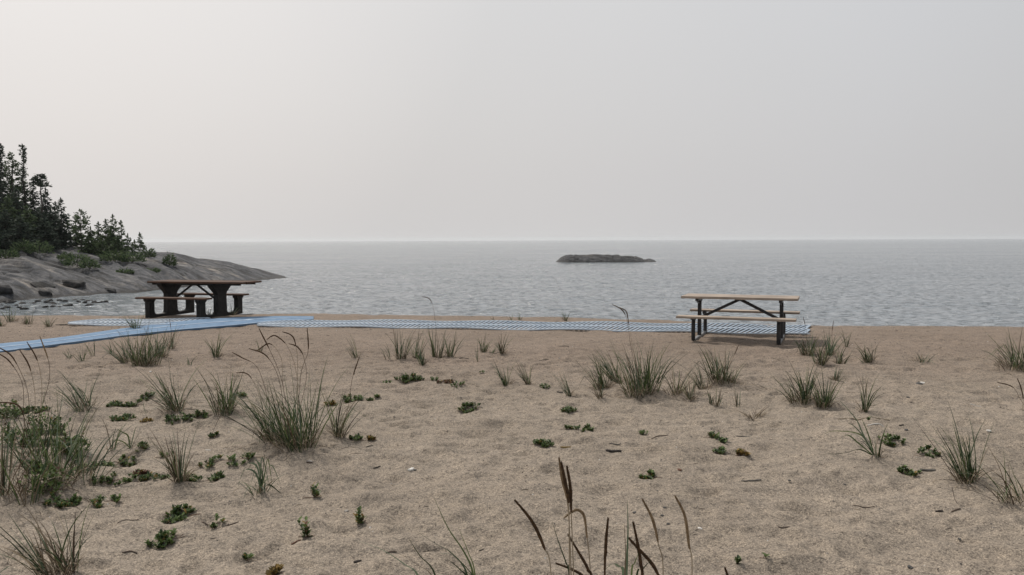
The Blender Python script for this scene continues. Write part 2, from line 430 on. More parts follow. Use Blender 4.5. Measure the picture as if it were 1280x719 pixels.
# on the crest beyond the lattice mat
g(617, 401, 385, .03, -.5, 10, 'g', .4, 'tiny tuft on the shore beyond the lattice mat, first from the left')
g(638, 401, 389, .03, -.5, 8, 'g', .4, 'tiny tuft on the shore beyond the lattice mat, second from the left')
g(649, 400, 385, .03, -.3, 10, 'g', .5, 'tiny tuft on the shore beyond the lattice mat, third from the left')
g(706, 401, 383, .05, -.3, 24, 'g', .6, 'green tuft on the shore beyond the lattice mat, rightmost of four')
# centre right
g(636, 481, 452, .05, -.05, 30, 'g', .4, 'short tuft with dry base, left of a leaning twin')
g(660, 481, 449, .04, -.6, 26, 'g', .3, 'narrow tuft leaning left beside the short dry based one')
g(712, 494, 458, .04, -.45, 26, 'b', .35, 'pale slanting tuft alone in the middle of the sand')
g(755, 482, 430, .07, -.5, 64, 'g', .35, 'dark tuft leaning left beside the big central right tuft')
g(749, 498, 464, .04, -.4, 20, 's', .4, 'small half dry tuft in front of the leaning dark one')
g(799, 488, 418, .17, -.1, 210, 'g', .48, 'big dense tuft with tall arching seed heads, right of centre')
g(773, 478, 428, .08, -.5, 60, 'g', .45, 'tuft fanning left from the foot of the big dense tuft')
g(842, 493, 447, .09, .1, 36, 's', .6, 'sparse straw coloured tuft right of the big dense one')
g(863, 499, 460, .07, .0, 30, 's', .5, 'small straw coloured tuft between two dense green ones')
g(903, 478, 430, .14, -.1, 160, 'g', .5, 'dense green tuft in front of the brown picnic table')
g(882, 482, 444, .07, -.3, 36, 'g', .4, 'thinner tuft at the left foot of the dense one before the brown table')
g(893, 506, 478, .04, .1, 24, 'g', .35, 'small green tuft in front of the dense one before the brown table')
g(922, 506, 480, .03, -.1, 12, 'b', .35, 'small pale bluish sprout right of the small green tuft')
g(945, 522, 496, .07, .1, 30, 'd', .9, 'flattened dead straw tuft on bare sand')
# right
g(1000, 503, 450, .10, -.4, 70, 'g', .6, 'wide tuft fanning left, right of the brown picnic table')
g(1013, 499, 447, .06, .1, 44, 'g', .35, 'upright tuft behind the wide fanning one')
g(1029, 511, 462, .07, .05, 66, 'g', .45, 'dense dark tuft nearest in the group right of the table')
g(1043, 475, 452, .04, .0, 26, 'b', .3, 'small bluish sprout behind the dense dark tuft')
g(1079, 515, 462, .03, -.1, 22, 'g', .35, 'narrow sprout standing alone right of the group')
g(1010, 440, 404, .09, -.1, 70, 'g', .4, 'tall tuft at the end of the lattice mat beside the table')
g(1027, 457, 412, .07, .1, 50, 'g', .45, 'tuft leaning over the sand in front of the mat end')
g(1036, 440, 408, .08, .1, 46, 'b', .5, 'pale tuft behind, right of the mat end')
g(1049, 454, 426, .06, .2, 34, 'g', .5, 'low tuft at the right foot of the group by the mat end')
g(1058, 434, 407, .04, .0, 18, 'g', .35, 'thin tuft right of the group by the mat end')
g(1086, 450, 421, .08, -.35, 54, 'g', .5, 'fan shaped tuft well right of the mat end')
g(1150, 450, 430, .09, -.15, 28, 'b', .9, 'low pale spreading tuft between the fan tuft and the right edge')
g(1266, 458, 402, .18, -.2, 130, 'g', .65, 'big wispy tuft by the right edge near the lake')
g(1093, 571, 523, .04, -.6, 14, 'g', .9, 'sparse tuft with four long blades arching left')
g(1209, 602, 520, .07, -.35, 70, 'g', .4, 'slender tuft with a white root fan at right')
g(1274, 628, 556, .12, -.5, 40, 's', .8, 'wispy dry tuft cut by the right edge')
g(1283, 514, 486, .05, -.1, 10, 's', .5, 'small dry tuft with bent seed heads at the right edge')

C = []   # creeping plants: px, py, width px, density, kind, label
def c(*a): C.append(a)
c(145, 512, 22, 1, 'l', 'creeping plant forming the left end of the strip below the arching tuft')
c(163, 511, 26, 1, 'l', 'creeping plant in the middle of the strip below the arching tuft')
c(182, 503, 22, 1, 'l', 'creeping plant at the left foot of the arching tuft')
c(154, 529, 30, 1.2, 'l', 'rounded creeping plant left of a yellow withered one')
c(184, 530, 16, .6, 'y', 'yellow withered creeping plant left of centre strip')
c(220, 533, 30, .9, 'l', 'creeping plant below the arching tuft')
c(244, 527, 34, .9, 'l', 'creeping plant between the arching and the dense upright tuft')
c(267, 547, 11, 1, 'l', 'tiny round creeping plant alone below the strip')
c(299, 499, 22, .8, 'l', 'creeping plant at the right foot of the dense upright tuft')
c(177, 569, 15, 1, 'l', 'small pale creeping plant above the long leafy row')
c(201, 573, 15, 1, 'l', 'small creeping plant left of the slender tuft')
c(110, 590, 26, 1, 'l', 'creeping plant touching the lower left thicket')
c(130, 588, 30, 1, 'l', 'creeping plant right of the lower left thicket')
c(157, 588, 26, .9, 'l', 'creeping plant in the upper left of the leafy row')
c(121, 606, 20, .8, 'l', 'creeping plant with a drooping sprig below the upper row')
c(152, 603, 34, .9, 'l', 'wide low creeping plant in the middle of the leafy row')
c(176, 598, 18, .8, 'r', 'reddish withered creeping plant in the leafy row')
c(195, 600, 40, 1.3, 'l', 'thick creeping plant at the left foot of the slender tuft')
c(237, 604, 34, 1.1, 'l', 'dark creeping plant at the right foot of the slender tuft')
c(264, 586, 30, 1, 'l', 'upright leafy creeping plant at the right end of the row')
c(270, 603, 24, 1.1, 'l', 'creeping plant at the lower right end of the row')
c(300, 579, 36, .8, 'l', 'creeping plant behind the drooping blue tuft')
c(78, 636, 46, 1.1, 'l', 'wide creeping plant below the lower left thicket')
c(132, 632, 34, 1, 'l', 'creeping plant trailing right below the lower left thicket')
c(22, 560, 46, 1.0, 'h', 'tall leafy plant at the left of the lower left thicket')
c(88, 572, 44, 1.0, 'h', 'tall leafy plant at the right of the lower left thicket')
c(58, 545, 50, 1.0, 'h', 'tall leafy plant behind the large green tuft of the thicket')
c(62, 618, 46, 1.0, 'h', 'leafy plant at the front foot of the lower left thicket')
c(8, 530, 36, 1.0, 'h', 'tall leafy plant at the left edge behind the thicket')
c(45, 590, 50, 1.4, 'l', 'bright creeping plant inside the lower left thicket')
c(40, 520, 44, 1.2, 'l', 'creeping plant at the back of the lower left thicket')
c(75, 560, 54, 1.2, 'l', 'creeping plant in the middle of the lower left thicket')
c(222, 656, 42, 1.5, 'l', 'biggest lone creeping plant at lower left')
c(203, 680, 36, 1.2, 'l', 'creeping plant just below the biggest lone one')
c(272, 660, 17, .8, 'l', 'small creeping plant with a trailing twig')
c(310, 702, 9, .8, 'l', 'tiny sprout near the bottom left')
c(343, 722, 18, 1, 'y', 'yellow green plant cut by the bottom edge')
c(394, 626, 24, .9, 'u', 'upright leafy seedling left of centre')
c(381, 676, 24, .7, 'u', 'forked leafy seedling near the bottom left of centre')
c(449, 657, 17, .7, 'u', 'small seedling with few leaves left of centre')
c(484, 479, 12, .9, 'l', 'left sprig of the flat strip below the row of tufts')
c(512, 482, 40, 1.1, 'l', 'flat strip of creeping plant below the row of tufts')
c(545, 478, 14, .8, 'l', 'small creeping plant right of the flat strip')
c(556, 484, 26, .6, 'r', 'reddish creeping plant right of the flat strip')
c(572, 485, 20, .7, 'l', 'little leaning creeping plant beside the reddish one')
c(586, 519, 31, 1.3, 'l', 'oval creeping plant alone on bare sand at centre left')
c(441, 504, 27, 1.1, 'l', 'creeping plant right of the largest tuft, left of a pair')
c(466, 504, 17, 1.1, 'l', 'round creeping plant, right one of the pair')
c(412, 510, 16, .6, 'y', 'yellowish sprig beside the largest tuft')
c(445, 553, 15, 1.1, 'l', 'dark creeping plant left of a yellow seedling')
c(464, 553, 13, .7, 'y', 'yellow seedling right of the largest tuft')
c(710, 518, 21, 1.2, 'l', 'round creeping plant uppermost in the middle of the sand')
c(723, 542, 38, .9, 'l', 'long creeping plant below the uppermost round one')
c(803, 545, 11, .9, 'l', 'tiny seedling right of the long creeping plant')
c(679, 561, 27, 1.4, 'l', 'dense creeping plant left of a tan withered leaf')
c(811, 599, 23, 1.2, 'l', 'creeping plant below the dark driftwood chip')
c(681, 486, 15, .7, 'l', 'thin creeping sprig right of the leaning twin tuft')
c(893, 549, 18, .8, 'l', 'upper of two sprigs stacked right of centre')
c(903, 556, 14, .8, 'l', 'middle sprig of the cluster right of centre')
c(901, 571, 20, .9, 'l', 'lower of the sprigs stacked right of centre')
c(928, 571, 15, .8, 'y', 'small yellow green plant right of the stacked sprigs')
c(1113, 556, 33, 1.1, 'l', 'wide creeping plant with a red sprig, right of the arching blades')
c(1158, 574, 30, 1.1, 'l', 'creeping plant left of the slender white rooted tuft')
c(1137, 597, 25, 1.1, 'l', 'creeping plant beside the grey driftwood chip')
c(924, 707, 8, .8, 'l', 'tiny sprout near the bottom right of centre')
c(957, 699, 9, .6, 'l', 'thin tiny sprout near the bottom right')
c(1086, 527, 6, .5, 'l', 'tiny green speck of a seedling below the narrow sprout')
c(602, 470, 7, .5, 'l', 'tiny seedling between the centre tufts')

def dist_px(p): return p.y
for (px, py, ty, rad, ln, nb, kd, sp, lb) in G:
    p = at_z(px, py, 0)
    if nb >= 40: MOUNDS.append((p.x, p.y + .02, .12 + rad * 1.3, .02 + .00022 * nb))

_gx = np.arange(-17, 17, .02); _gy = np.arange(1.0, 21, .02)
_GX, _GY = np.meshgrid(_gx, _gy); _GH = H(_GX, _GY); _H_exact = Hs
def Hs(x, y):
    fx = (x + 17) / .02; fy = (y - 1) / .02
    ix = int(fx); iy = int(fy)
    if fx < 0 or fy < 0 or ix >= len(_gx) - 1 or iy >= len(_gy) - 1: return _H_exact(x, y)
    fx -= ix; fy -= iy; A = _GH
    return float((A[iy, ix] * (1 - fx) + A[iy, ix + 1] * fx) * (1 - fy) + (A[iy + 1, ix] * (1 - fx) + A[iy + 1, ix + 1] * fx) * fy)
# ------------------------------------------------------------------ setting: beach
NA, NR = 760, 1050
th = np.linspace(-1, 1, NA); th = R(52) * (0.75 * th + .25 * th ** 3)
rr = np.exp(np.linspace(math.log(2.2), math.log(26), NR)); rr = np.concatenate([rr, np.exp(np.linspace(math.log(26.3), math.log(110), 60))])
TT, RR_ = np.meshgrid(th, rr)
# fan centred behind the camera
X = np.sin(TT) * RR_; Y = np.cos(TT) * RR_ - 2.4
X = X[:, ::-1]; Y = Y[:, ::-1]
Z = H(X, Y)
o = grid_mesh('beach_sand', X, Y, Z, M['sand']); tag(o, kind='structure')
# sand behind and beside the photographer
xs = np.linspace(-60, 60, 160)
ys = np.concatenate([np.linspace(-30, 30, 90)])
X, Y = np.meshgrid(xs, ys); Z = H(X, Y)
inside = (np.abs(np.arctan2(X, Y + 2.4)) < R(54)) & (np.hypot(X, Y + 2.4) > 1.6)
Z = np.where(inside, Z - .35, Z - .01)
o = grid_mesh('beach_ground', X[:, ::1], Y[:, ::1], Z, M['sand']); tag(o, kind='structure')

# ------------------------------------------------------------------ setting: lake
NA, NR = 760, 1250
th = np.linspace(-1, 1, NA) * R(44)
rr = np.concatenate([np.exp(np.linspace(math.log(17), math.log(330), NR)), np.exp(np.linspace(math.log(336), math.log(6500), 90))])
TT, RR_ = np.meshgrid(th, rr)
X = np.sin(TT) * RR_; Y = np.cos(TT) * RR_
am = np.clip(1.25 - RR_ / 330, 0, 1)
wv = np.zeros_like(X)
for (wl, amp, ang, sd) in [(3.1, .008, 12, 1), (1.9, .009, -14, 2), (1.15, .010, 25, 3), (.75, .009, -12, 4), (.5, .007, 18, 5)]:
    kx, ky = math.sin(R(ang)), math.cos(R(ang))
    u = X * kx + Y * ky; v = -X * ky + Y * kx
    ph = u / wl * 2 * math.pi + 5.0 * vn(u / wl / 4, v / wl / 5, sd + 90)
    env = np.clip(.35 + 1.5 * (vn(u / wl / 3, v / wl / 3.2, sd + 70) + .25), 0, 1.6)
    s_ = np.sin(ph); wv += amp * env * (1 - 2 * np.sqrt(np.clip(.5 - .5 * s_, 0, 1)) ** 1.2) * np.clip(1.4 - RR_ / (wl * 160), 0, 1)
Z = WZ + wv * am
o = grid_mesh('lake_water', X[:, ::-1], Y[:, ::-1], Z, M['water']); tag(o, kind='structure')
lk = MB()
def wedge(a0, a1, r1, r0=17):
    pts = []
    for k in range(13):
        a = R(a0 + (a1 - a0) * k / 12); pts.append(Vector((math.sin(a) * r1, math.cos(a) * r1, WZ)))
    for k in range(12, -1, -1):
        a = R(a0 + (a1 - a0) * k / 12); pts.append(Vector((math.sin(a) * r0, math.cos(a) * r0, WZ)))
    b = len(lk.v); lk.v += pts
    for k in range(12): lk.f.append((b + k, b + k + 1, b + 24 - k, b + 25 - k)); lk.m.append(0)
wedge(44, 85, 6500); wedge(-85, -44, 6500)
tag(lk.build('lake_water', M['water']), kind='structure')

# ------------------------------------------------------------------ setting: rocky headland
hp = np.array([-500, -250, 0, 32, 60, 107, 137, 172, 200, 218, 249, 288, 323, 339, 352, 359], float)
hw = np.array([380, 379, 377, 374, 372, 369, 367, 365.5, 362, 360, 356.5, 353.5, 350.5, 348.8, 347.8, 347.2])   # water line
hc = np.array([306, 308, 315, 306, 310, 311, 316, 315.5, 315.8, 317.5, 324, 329, 337, 341, 344.5, 346.6])  # crest line
def hor(px): return 300.4 - (px - 640) * .0037
def HL(px, d):
    """height of the headland for a bearing (as pixel column) and distance along y"""
    yw = np.interp(px, hp, hw); yc = np.interp(px, hp, hc)
    Dw = (CAMZ - WZ) * F / (yw - hor(px))
    wdt = np.interp(px, [-500, 0, 150, 250, 330, 352, 360], [17, 15, 14, 11, 6, 3, 1.5])
    Dr = Dw + wdt
    zr = CAMZ - (yc - hor(px)) / F * Dr
    t = (d - Dw) / wdt
    x = px * 1.0; x = (px - 640) / F * d
    up_ = WZ + (zr - WZ) * np.clip(t, 0, 1) ** .78 * (1 - .0 * t)
    up_ = np.where(t < 0, WZ + t * wdt * .35, up_)
    back = np.interp(px, [0, 130, 185, 260, 360], [.0, .0, .07, .12, .3])
    dn = zr - (d - Dr) * back
    z = np.where(t > 1, dn, up_)
    # benches and fractures
    e = np.clip((z - WZ) / 1.2, 0, 1) * np.clip(1.25 - np.clip(t, 0, 2), .25, 1)
    v = .53 * x + .85 * d; u = .85 * x - .53 * d
    n1 = fbm(u * .10, v * .33, 4, 101)
    lay = v * .36 + .6 * n1 + .15 * fbm(u * .3, v * .3, 2, 111)
    st = lay - np.floor(lay); st = np.clip(st * 5, 0, 1) - st
    l2 = v * 1.15 + 1.5 * n1 + .25 * fbm(u * .5, v * .2, 2, 117); s2_ = l2 - np.floor(l2); s2_ = np.clip(s2_ * 7, 0, 1) - s2_
    z = z + e * (.34 * n1 + .16 * s2_ + .50 * st + .05 * fbm(u * .5, v * 1.5, 3, 121))
    cr = np.abs(vn(u * .10 + .3 * vn(u * .3, v * .5, 7), v * 1.1, 131)); z = z - e * .28 * np.clip(1 - cr / .05, 0, 1)
    # loose cobbles at the foot on the far left
    cb = np.clip(1 - np.abs(t - .02) / .22, 0, 1) * np.clip(1 - (px - 40) / 150, 0, 1)
    z = z + cb * .22 * np.clip(vn(x * 1.6, d * 1.6, 141) + .18, 0, 1)
    # hold the seen outline
    lim = CAMZ - (yc - 1.5 - hor(px)) / F * d
    lim = np.where(px < 150, lim + 1.0 * np.clip((d - Dr) / 4, 0, 1), lim)
    return np.minimum(z, lim)
PX = np.linspace(-420, 362, 620); TT_ = np.concatenate([np.linspace(-5, 22, 260), np.linspace(22.5, 75, 70)])
PP, QQ = np.meshgrid(PX, TT_)
D = (CAMZ - WZ) * F / (np.interp(PP, hp, hw) - hor(PP)) + QQ
Zh = HL(PP, D)
Xh = (PP - 640) / F * D * math.cos(PITCH) ; Yh = D
o = grid_mesh('headland_rock', Xh, Yh, Zh, M['rock']); tag(o, kind='structure')
def on_head(px, d): return Vector(((px - 640) / F * d, d, float(HL(np.array([float(px)]), np.array([float(d)]))[0])))

# boulders at the foot of the headland
def crag(name, p, sx, sy, sz, mat, seed, label, cat, group, rz=0):
    import bmesh
    rr_ = random.Random(seed); bm = bmesh.new()
    for i in range(22):
        v = Vector((rr_.gauss(0, 1), rr_.gauss(0, 1), rr_.gauss(0, 1))).normalized() * rr_.uniform(.8, 1.1)
        bm.verts.new((v.x * sx, v.y * sy, max(v.z, -.5) * sz * (1 + .25 * v.x)))
    r_ = bmesh.ops.convex_hull(bm, input=list(bm.verts))
    bmesh.ops.delete(bm, geom=[v for v in bm.verts if not v.link_faces], context='VERTS')
    bmesh.ops.bevel(bm, geom=list(bm.edges), offset=min(sx, sz) * .07, segments=2, affect='EDGES')
    me = bpy.data.meshes.new(name); bm.to_mesh(me); bm.free(); me.materials.append(mat)
    o = bpy.data.objects.new(name, me); col.objects.link(o); o.location = p; o.rotation_euler = (0, .22 if name == 'boulder' else 0, rz)
    return tag(o, label, cat, group)
def boulder(name, p, sx, sy, sz, mat, seed, label, cat='boulder', group=None, rz=0):
    import bmesh
    bm = bmesh.new(); bmesh.ops.create_icosphere(bm, subdivisions=3, radius=1)
    r_ = np.array([v.co[:] for v in bm.verts])
    dd = 1 + .60 * fbm(r_[:, 0] * 1.3 + seed, r_[:, 1] * 1.3 + r_[:, 2] * 1.1, 3, seed)
    cs, sn = math.cos(rz), math.sin(rz)
    for v, k in zip(bm.verts, dd):
        q = v.co * k
        q = Vector((q.x, q.y, max(q.z, -.5))); q.z = min(q.z, .75 + .1 * q.x)
        x, y = q.x * sx, q.y * sy
        v.co = Vector((x * cs - y * sn, x * sn + y * cs, q.z * sz))
    me = bpy.data.meshes.new(name); bm.to_mesh(me); bm.free(); me.materials.append(mat)
    o = bpy.data.objects.new(name, me); col.objects.link(o); o.location = p
    return tag(o, label, cat, group)
bl = [(136, 364, .62, .28, .26, 'long dark slab tilted into the water at the foot of the headland', -.35, M['wetrock']),
      (92, 358, 1.0, .6, .36, 'dark wedge shaped boulder on the lower slope of the headland', -.15, M['wetrock']),
      (52, 360, .9, .45, .30, 'black rock shape standing in for the shade of the crevice on the lower left slope', .1, M['wetrock']),  # no loose boulder: black shape added to give the crevice its shade
      (54, 371, .5, .35, .26, 'dark boulder at the water line below the crevice', .4, M['wetrock']),
      (3, 367, .8, .5, .36, 'dark boulder at the left edge where rock meets water', .4, M['wetrock'])]
for i, (px, py, a, b_, h_, lb, rz, mt) in enumerate(bl):
    d_ = (CAMZ - WZ) * F / (float(np.interp(px, hp, hw)) - hor(px))
    for d2 in np.arange(d_ - 3, d_ + 14, .25):
        p = on_head(px, d2); p.z = max(p.z, WZ)
        y_pix = hor(px) + (CAMZ - p.z) / d2 * F
        if y_pix <= py: break
    crag('boulder', (p.x, p.y, p.z + .02), a * .75, b_ * .7, h_ * .9, mt, 200 + i, lb, 'boulder', 'boulders along the foot of the headland', rz)

# loose stones in the shallows, far left
rs = random.Random(3)
for i in range(60):
    px = -25 + 165 * rs.random() ** 1.3; py = 375.5 + rs.random() ** 1.2 * (13 - px * .06)
    q = at_z(px, py, WZ); sz_ = rs.uniform(.05, .15)
    crag('shore_rock', (q.x, q.y, WZ + sz_ * .05), sz_ * 1.3, sz_, sz_ * .55, M['wetrock'], 700 + i, 'small dark rock breaking the surface in the shallows at far left', 'rock', 'small rocks in the shallows at far left', rs.uniform(-.5, .5))
# ------------------------------------------------------------------ islet
ip = np.array([695, 697.5, 703, 710, 722, 735, 747, 762, 775, 780, 787, 794, 801, 808, 812, 816, 820, 824], float)
iy = np.array([329.5, 326.8, 322.5, 319.4, 319.1, 319.6, 319.0, 319.6, 319.4, 321.0, 320.8, 320.4, 322, 324.6, 324.9, 323.6, 325, 329.3])
D0 = 96.5
PX = np.linspace(695, 824, 260); TT_ = np.linspace(0, 1, 110)
PP, QQ = np.meshgrid(PX, TT_)
Ye = D0 + QQ * 7.5 + .6 * np.abs((PP - 758) / 62) ** 2 * (1 - 2 * QQ) + .35 * fbm(PP * .1, QQ * 3, 3, 301)
prof = np.sin(np.clip(QQ, 0, 1) * math.pi) ** .38
_ij = .9 * fbm(PP * .22, PP * 0 + .5, 3, 331) * np.clip((PP - 699) / 6, 0, 1) * np.clip((822 - PP) / 8, 0, 1)
zt = CAMZ - (np.interp(PP, ip, iy) + _ij - hor(PP)) / F * (D0 + 2.2)
zi = (WZ - .35) + (zt - WZ + .35) * prof
xi = (PP - 640) / F * (D0 + 1.5)
e = np.clip((zi - WZ) * 2, 0, 1)
lq = xi * .55 + Ye * .5 + .4 * fbm(xi * .5, Ye * .5, 2, 319); sq = lq - np.floor(lq)
zi = zi + e * (.16 * (np.clip(sq * 5, 0, 1) - sq) - .05 + .12 * fbm(xi * 1.4, Ye * 1.7, 4, 311) - .12 * np.clip(1 - np.abs(vn(xi * .7, Ye * .5, 317)) / .06, 0, 1))
lim = CAMZ - (np.interp(PP, ip, iy) + _ij - 1.2 - hor(PP)) / F * Ye
zi = np.minimum(zi, lim)
o = grid_mesh('rocky_islet', xi, Ye, zi, M['islet'], smooth=False)
tag(o, 'low dark bare rock islet standing alone in the open lake', 'islet')

# ------------------------------------------------------------------ trees on the headland
def leafcard(mb, p, d, s, mi=0):
    """small needle clump: two crossed narrow triangles along d"""
    d = d.normalized()
    a = d.cross(Vector((random.uniform(-1, 1), random.uniform(-1, 1), random.uniform(-1, 1))))
    if a.length < 1e-3: a = Vector((1, 0, 0))
    a.normalize()
    b = len(mb.v)
    mb.v += [p - a * s * .30, p + a * s * .30, p + d * s + a * s * .12, p + d * s - a * s * .1]
    mb.f.append((b, b + 1, b + 2, b + 3)); mb.m.append(mi)

def spruce(base, h, w, dens, mat, label, name='spruce_tree', cat='spruce', bare=0.05, lean=0, kind='spruce', dead=False):
    root = empty(name, base, 0, label=label, cat=cat, group='trees on the rocky headland')
    tr = MB(); k = 9
    pts = [Vector((lean * h * (i / k) ** 1.5 + .03 * h * .3 * math.sin(i * 1.7 + h), 0.02 * math.sin(i * 2 + h), h * i / k * .98 - (.3 if i == 0 else 0))) for i in range(k + 1)]
    tr.tube(pts, [max(.012, h * .016 * (1 - i / k) ** .8 + .008) for i in range(k + 1)], 6)
    def tp(z):
        f = min(max(z / (h * .98), 0), 1) * k; i = min(int(f), k - 1); return pts[i].lerp(pts[i + 1], f - i)
    cr = MB()
    z = h * bare
    step = .11 if kind == 'spruce' else .14
    while z < h:
        f = z / h
        if kind == 'spruce':
            rad = 1.12 * w * (1 - f) ** .75 * (.6 + .4 * min(1, (f - bare) * 5 + .2)) + .05
            rad *= random.uniform(.6, 1.25)
            nb = max(5, int(dens * rad * 11))
        elif kind == 'club':      # spindly black spruce with a dense top
            rad = w * (.40 + .45 * random.random()) * (1 - f * .75) + (.18 * w if f > .86 else 0)
            if f > .96: rad *= .5
            nb = max(4, int(dens * 7.5))
        elif kind == 'flag':      # bare stem and flat wind-blown crown
            if f < .80: rad = .2 * w; nb = 2
            else: rad = w * (.95 - (f - .8) * 3.6); nb = int(9 * dens)
        elif kind == 'pine':
            rad = w * math.sin(min(1, (f - bare) / (1 - bare) * .92 + .10) * math.pi) ** .6 * random.uniform(.35, 1.2); nb = max(4, int(dens * 6))
        else:                     # cedar / bush
            rad = w * (1 - f) ** .6 * random.uniform(.6, 1.1); nb = max(5, int(dens * rad * 14))
        for j in range(nb):
            az = random.uniform(0, 2 * math.pi); r = rad * random.uniform(.65, 1.1)
            if kind == 'flag' and f > .8: r *= 1.25 if math.cos(az) < -.2 else .9
            dv = Vector((math.cos(az), math.sin(az), 0))
            drop = {'spruce': -.30, 'club': -.35, 'flag': .05, 'pine': .25, 'bush': .7}.get(kind, .1)
            o_ = tp(z)
            if r > .25 and random.random() < (.7 if kind in ('pine', 'flag', 'club') else .25):
                e_ = o_ + dv * r * .85 + Vector((0, 0, drop * r * .7)); tr.tube([o_, e_], [.012, .005], 3)
            n = max(2, int(r / .045))
            for q in range(n):
                u = (q + random.random()) / n
                if kind in ('pine', 'flag') and u < .35: continue
                pz = drop * r * u + (.25 * r * u * u if kind == 'spruce' else 0)
                p = o_ + dv * (r * u) + Vector((random.uniform(-.07, .07), random.uniform(-.07, .07), pz + random.uniform(-.07, .07)))
                side = Vector((-dv.y, dv.x, 0)) * random.uniform(-1, 1)
                s = random.uniform(.08, .17) * (1.1 if kind == 'pine' else 1)
                d2 = dv * .7 + side + Vector((0, 0, random.uniform(-.35, .25) if kind == 'spruce' else random.uniform(-.1, .8)))
                leafcard(cr, p, d2, s)
                if random.random() < .6: leafcard(cr, p, d2 + Vector((random.uniform(-1, 1), random.uniform(-1, 1), random.uniform(-.6, .5))), s * .9)
        z += step * random.uniform(.7, 1.25)
    if kind in ('spruce', 'club', 'cedar'):
        for q in range(14): leafcard(cr, tp(h * .97) + Vector((0, 0, random.uniform(-.1, .1))), Vector((random.uniform(-.3, .3), random.uniform(-.3, .3), 1)), .14)
    tr.build('trunk', M['bark'], root); cr.build('crown', mat, root)
    return root

T = [ # px, top y, distance, half-width m, density, kind, material, label
 (6, 178, 56, .75, .9, 'club', 'needle', 'tall spruce with a dense club shaped top nearest the left edge'),
 (20, 190, 57, 1.15, 1.3, 'pine', 'needle2', 'broad open pine between the two tallest spruces'),
 (34, 180, 55, .55, .9, 'club', 'needle', 'tallest thin spruce with a pointed spire'),
 (55, 216, 55, .75, 1.6, 'flag', 'needle', 'spindly tree with a flat wind blown top above bare stem'),
 (60, 236, 56, 1.0, 1.15, 'spruce', 'needle', 'dark conical spruce under the flat topped tree'),
 (24, 236, 53, .9, 1.1, 'spruce', 'needle', 'dark spruce in front of the broad open pine'),
 (45, 226, 58, 1.0, 1.1, 'spruce', 'needle', 'spruce behind, between the spire and the flat topped tree'),
 (0, 212, 54, 1.2, 1.1, 'spruce', 'needle', 'dark spruce cut by the left edge'),
 (13, 246, 52, 1.2, 1.2, 'spruce', 'needle2', 'greener low spruce at the front of the left stand'),
 (36, 258, 51.5, 1.1, 1.2, 'spruce', 'needle2', 'light green young spruce in front of the spire'),
 (50, 262, 52.5, 1.0, 1.2, 'spruce', 'needle', 'young dark spruce right of the light green one'),
 (66, 262, 54, .9, 1.2, 'spruce', 'needle', 'dark spruce left of the pair at the edge of the stand'),
 (72, 254, 55, .65, 1.2, 'spruce', 'needle', 'left one of the slim pair at the edge of the stand'),
 (79, 249, 54, .75, 1.35, 'spruce', 'needle', 'right one of the slim pair, pointed and dark'),
 (89, 276, 55, .5, 1.0, 'pine', 'needle2', 'small open pine left of the taller feathery pine'),
 (103, 263, 53, .75, 1.1, 'pine', 'needle2', 'feathery pine standing apart above the rock'),
 (115, 286, 54, .7, 1.2, 'spruce', 'needle3', 'low green conifer right of the feathery pine'),
 (125, 279, 55, .6, 1.2, 'cedar', 'needle3', 'left conifer of the small group sloping to the lake'),
 (134, 276, 56, .6, 1.2, 'cedar', 'needle3', 'second conifer of the small group sloping to the lake'),
 (143, 270, 55, .65, 1.3, 'cedar', 'needle2', 'tallest conifer of the small group sloping to the lake'),
 (153, 278, 55, .5, 1.1, 'cedar', 'needle3', 'slim conifer right of the tallest in the small group'),
 (161, 294, 54.5, .5, 1.3, 'cedar', 'needle3', 'lowest conifer at the right of the small group'),
 (148, 296, 53, .8, 1.3, 'cedar', 'needle2', 'bushy conifer at the front of the small group'),
 (129, 298, 52.5, .8, 1.3, 'cedar', 'needle3', 'rounded low conifer at the front left of the small group'),
 (176, 293, 58, .45, 1.3, 'cedar', 'needle2', 'tiny lone conifer at the end of the trees'),
 (9, 262, 51, 1.3, 1.3, 'spruce', 'needle', 'low spruce at the lower left corner of the stand'),
 (28, 270, 50.5, 1.2, 1.3, 'spruce', 'needle', 'squat dark spruce at the foot of the spire'),
 (58, 272, 52, 1.1, 1.3, 'spruce', 'needle', 'squat dark spruce at the foot of the flat topped tree'),
 (18, 222, 60, 1.2, 1.2, 'spruce', 'needle', 'dark spruce behind the broad open pine'),
 (68, 268, 56, 1.0, 1.3, 'spruce', 'needle', 'spruce behind the slim pair'),
 (96, 284, 56, .8, 1.2, 'spruce', 'needle3', 'low conifer behind the feathery pine'),
 (112, 296, 52.5, .8, 1.3, 'spruce', 'needle3', 'lowest conifer right below the feathery pine'),
 (139, 290, 56.5, .9, 1.3, 'cedar', 'needle3', 'wide conifer behind the tallest of the small group'),
 (169, 303, 54, .6, 1.3, 'cedar', 'needle3', 'short conifer at the lake end of the small group'),
 (-14, 196, 57, 1.2, 1.1, 'spruce', 'needle', 'tall spruce just outside the left edge'),
 (-40, 205, 56, 1.3, 1.0, 'spruce', 'needle', 'farther spruce outside the left edge'),
 (-75, 190, 58, 1.3, 1.0, 'spruce', 'needle', 'farthest spruce outside the left edge'),
]
for (px, ty, d, w, de, kd, mt, lb) in T:
    b_ = on_head(px, d); b_.z -= .05
    zt = at_y(px, ty, d).z
    nm = {'club': 'spruce_tree', 'spruce': 'spruce_tree', 'pine': 'pine_tree', 'flag': 'spruce_tree', 'cedar': 'cedar_tree'}[kd]
    spruce(b_, zt - b_.z, w, de, M[mt], lb, nm, nm.split('_')[0], .05 if kd != 'pine' else .2, 0, kd)
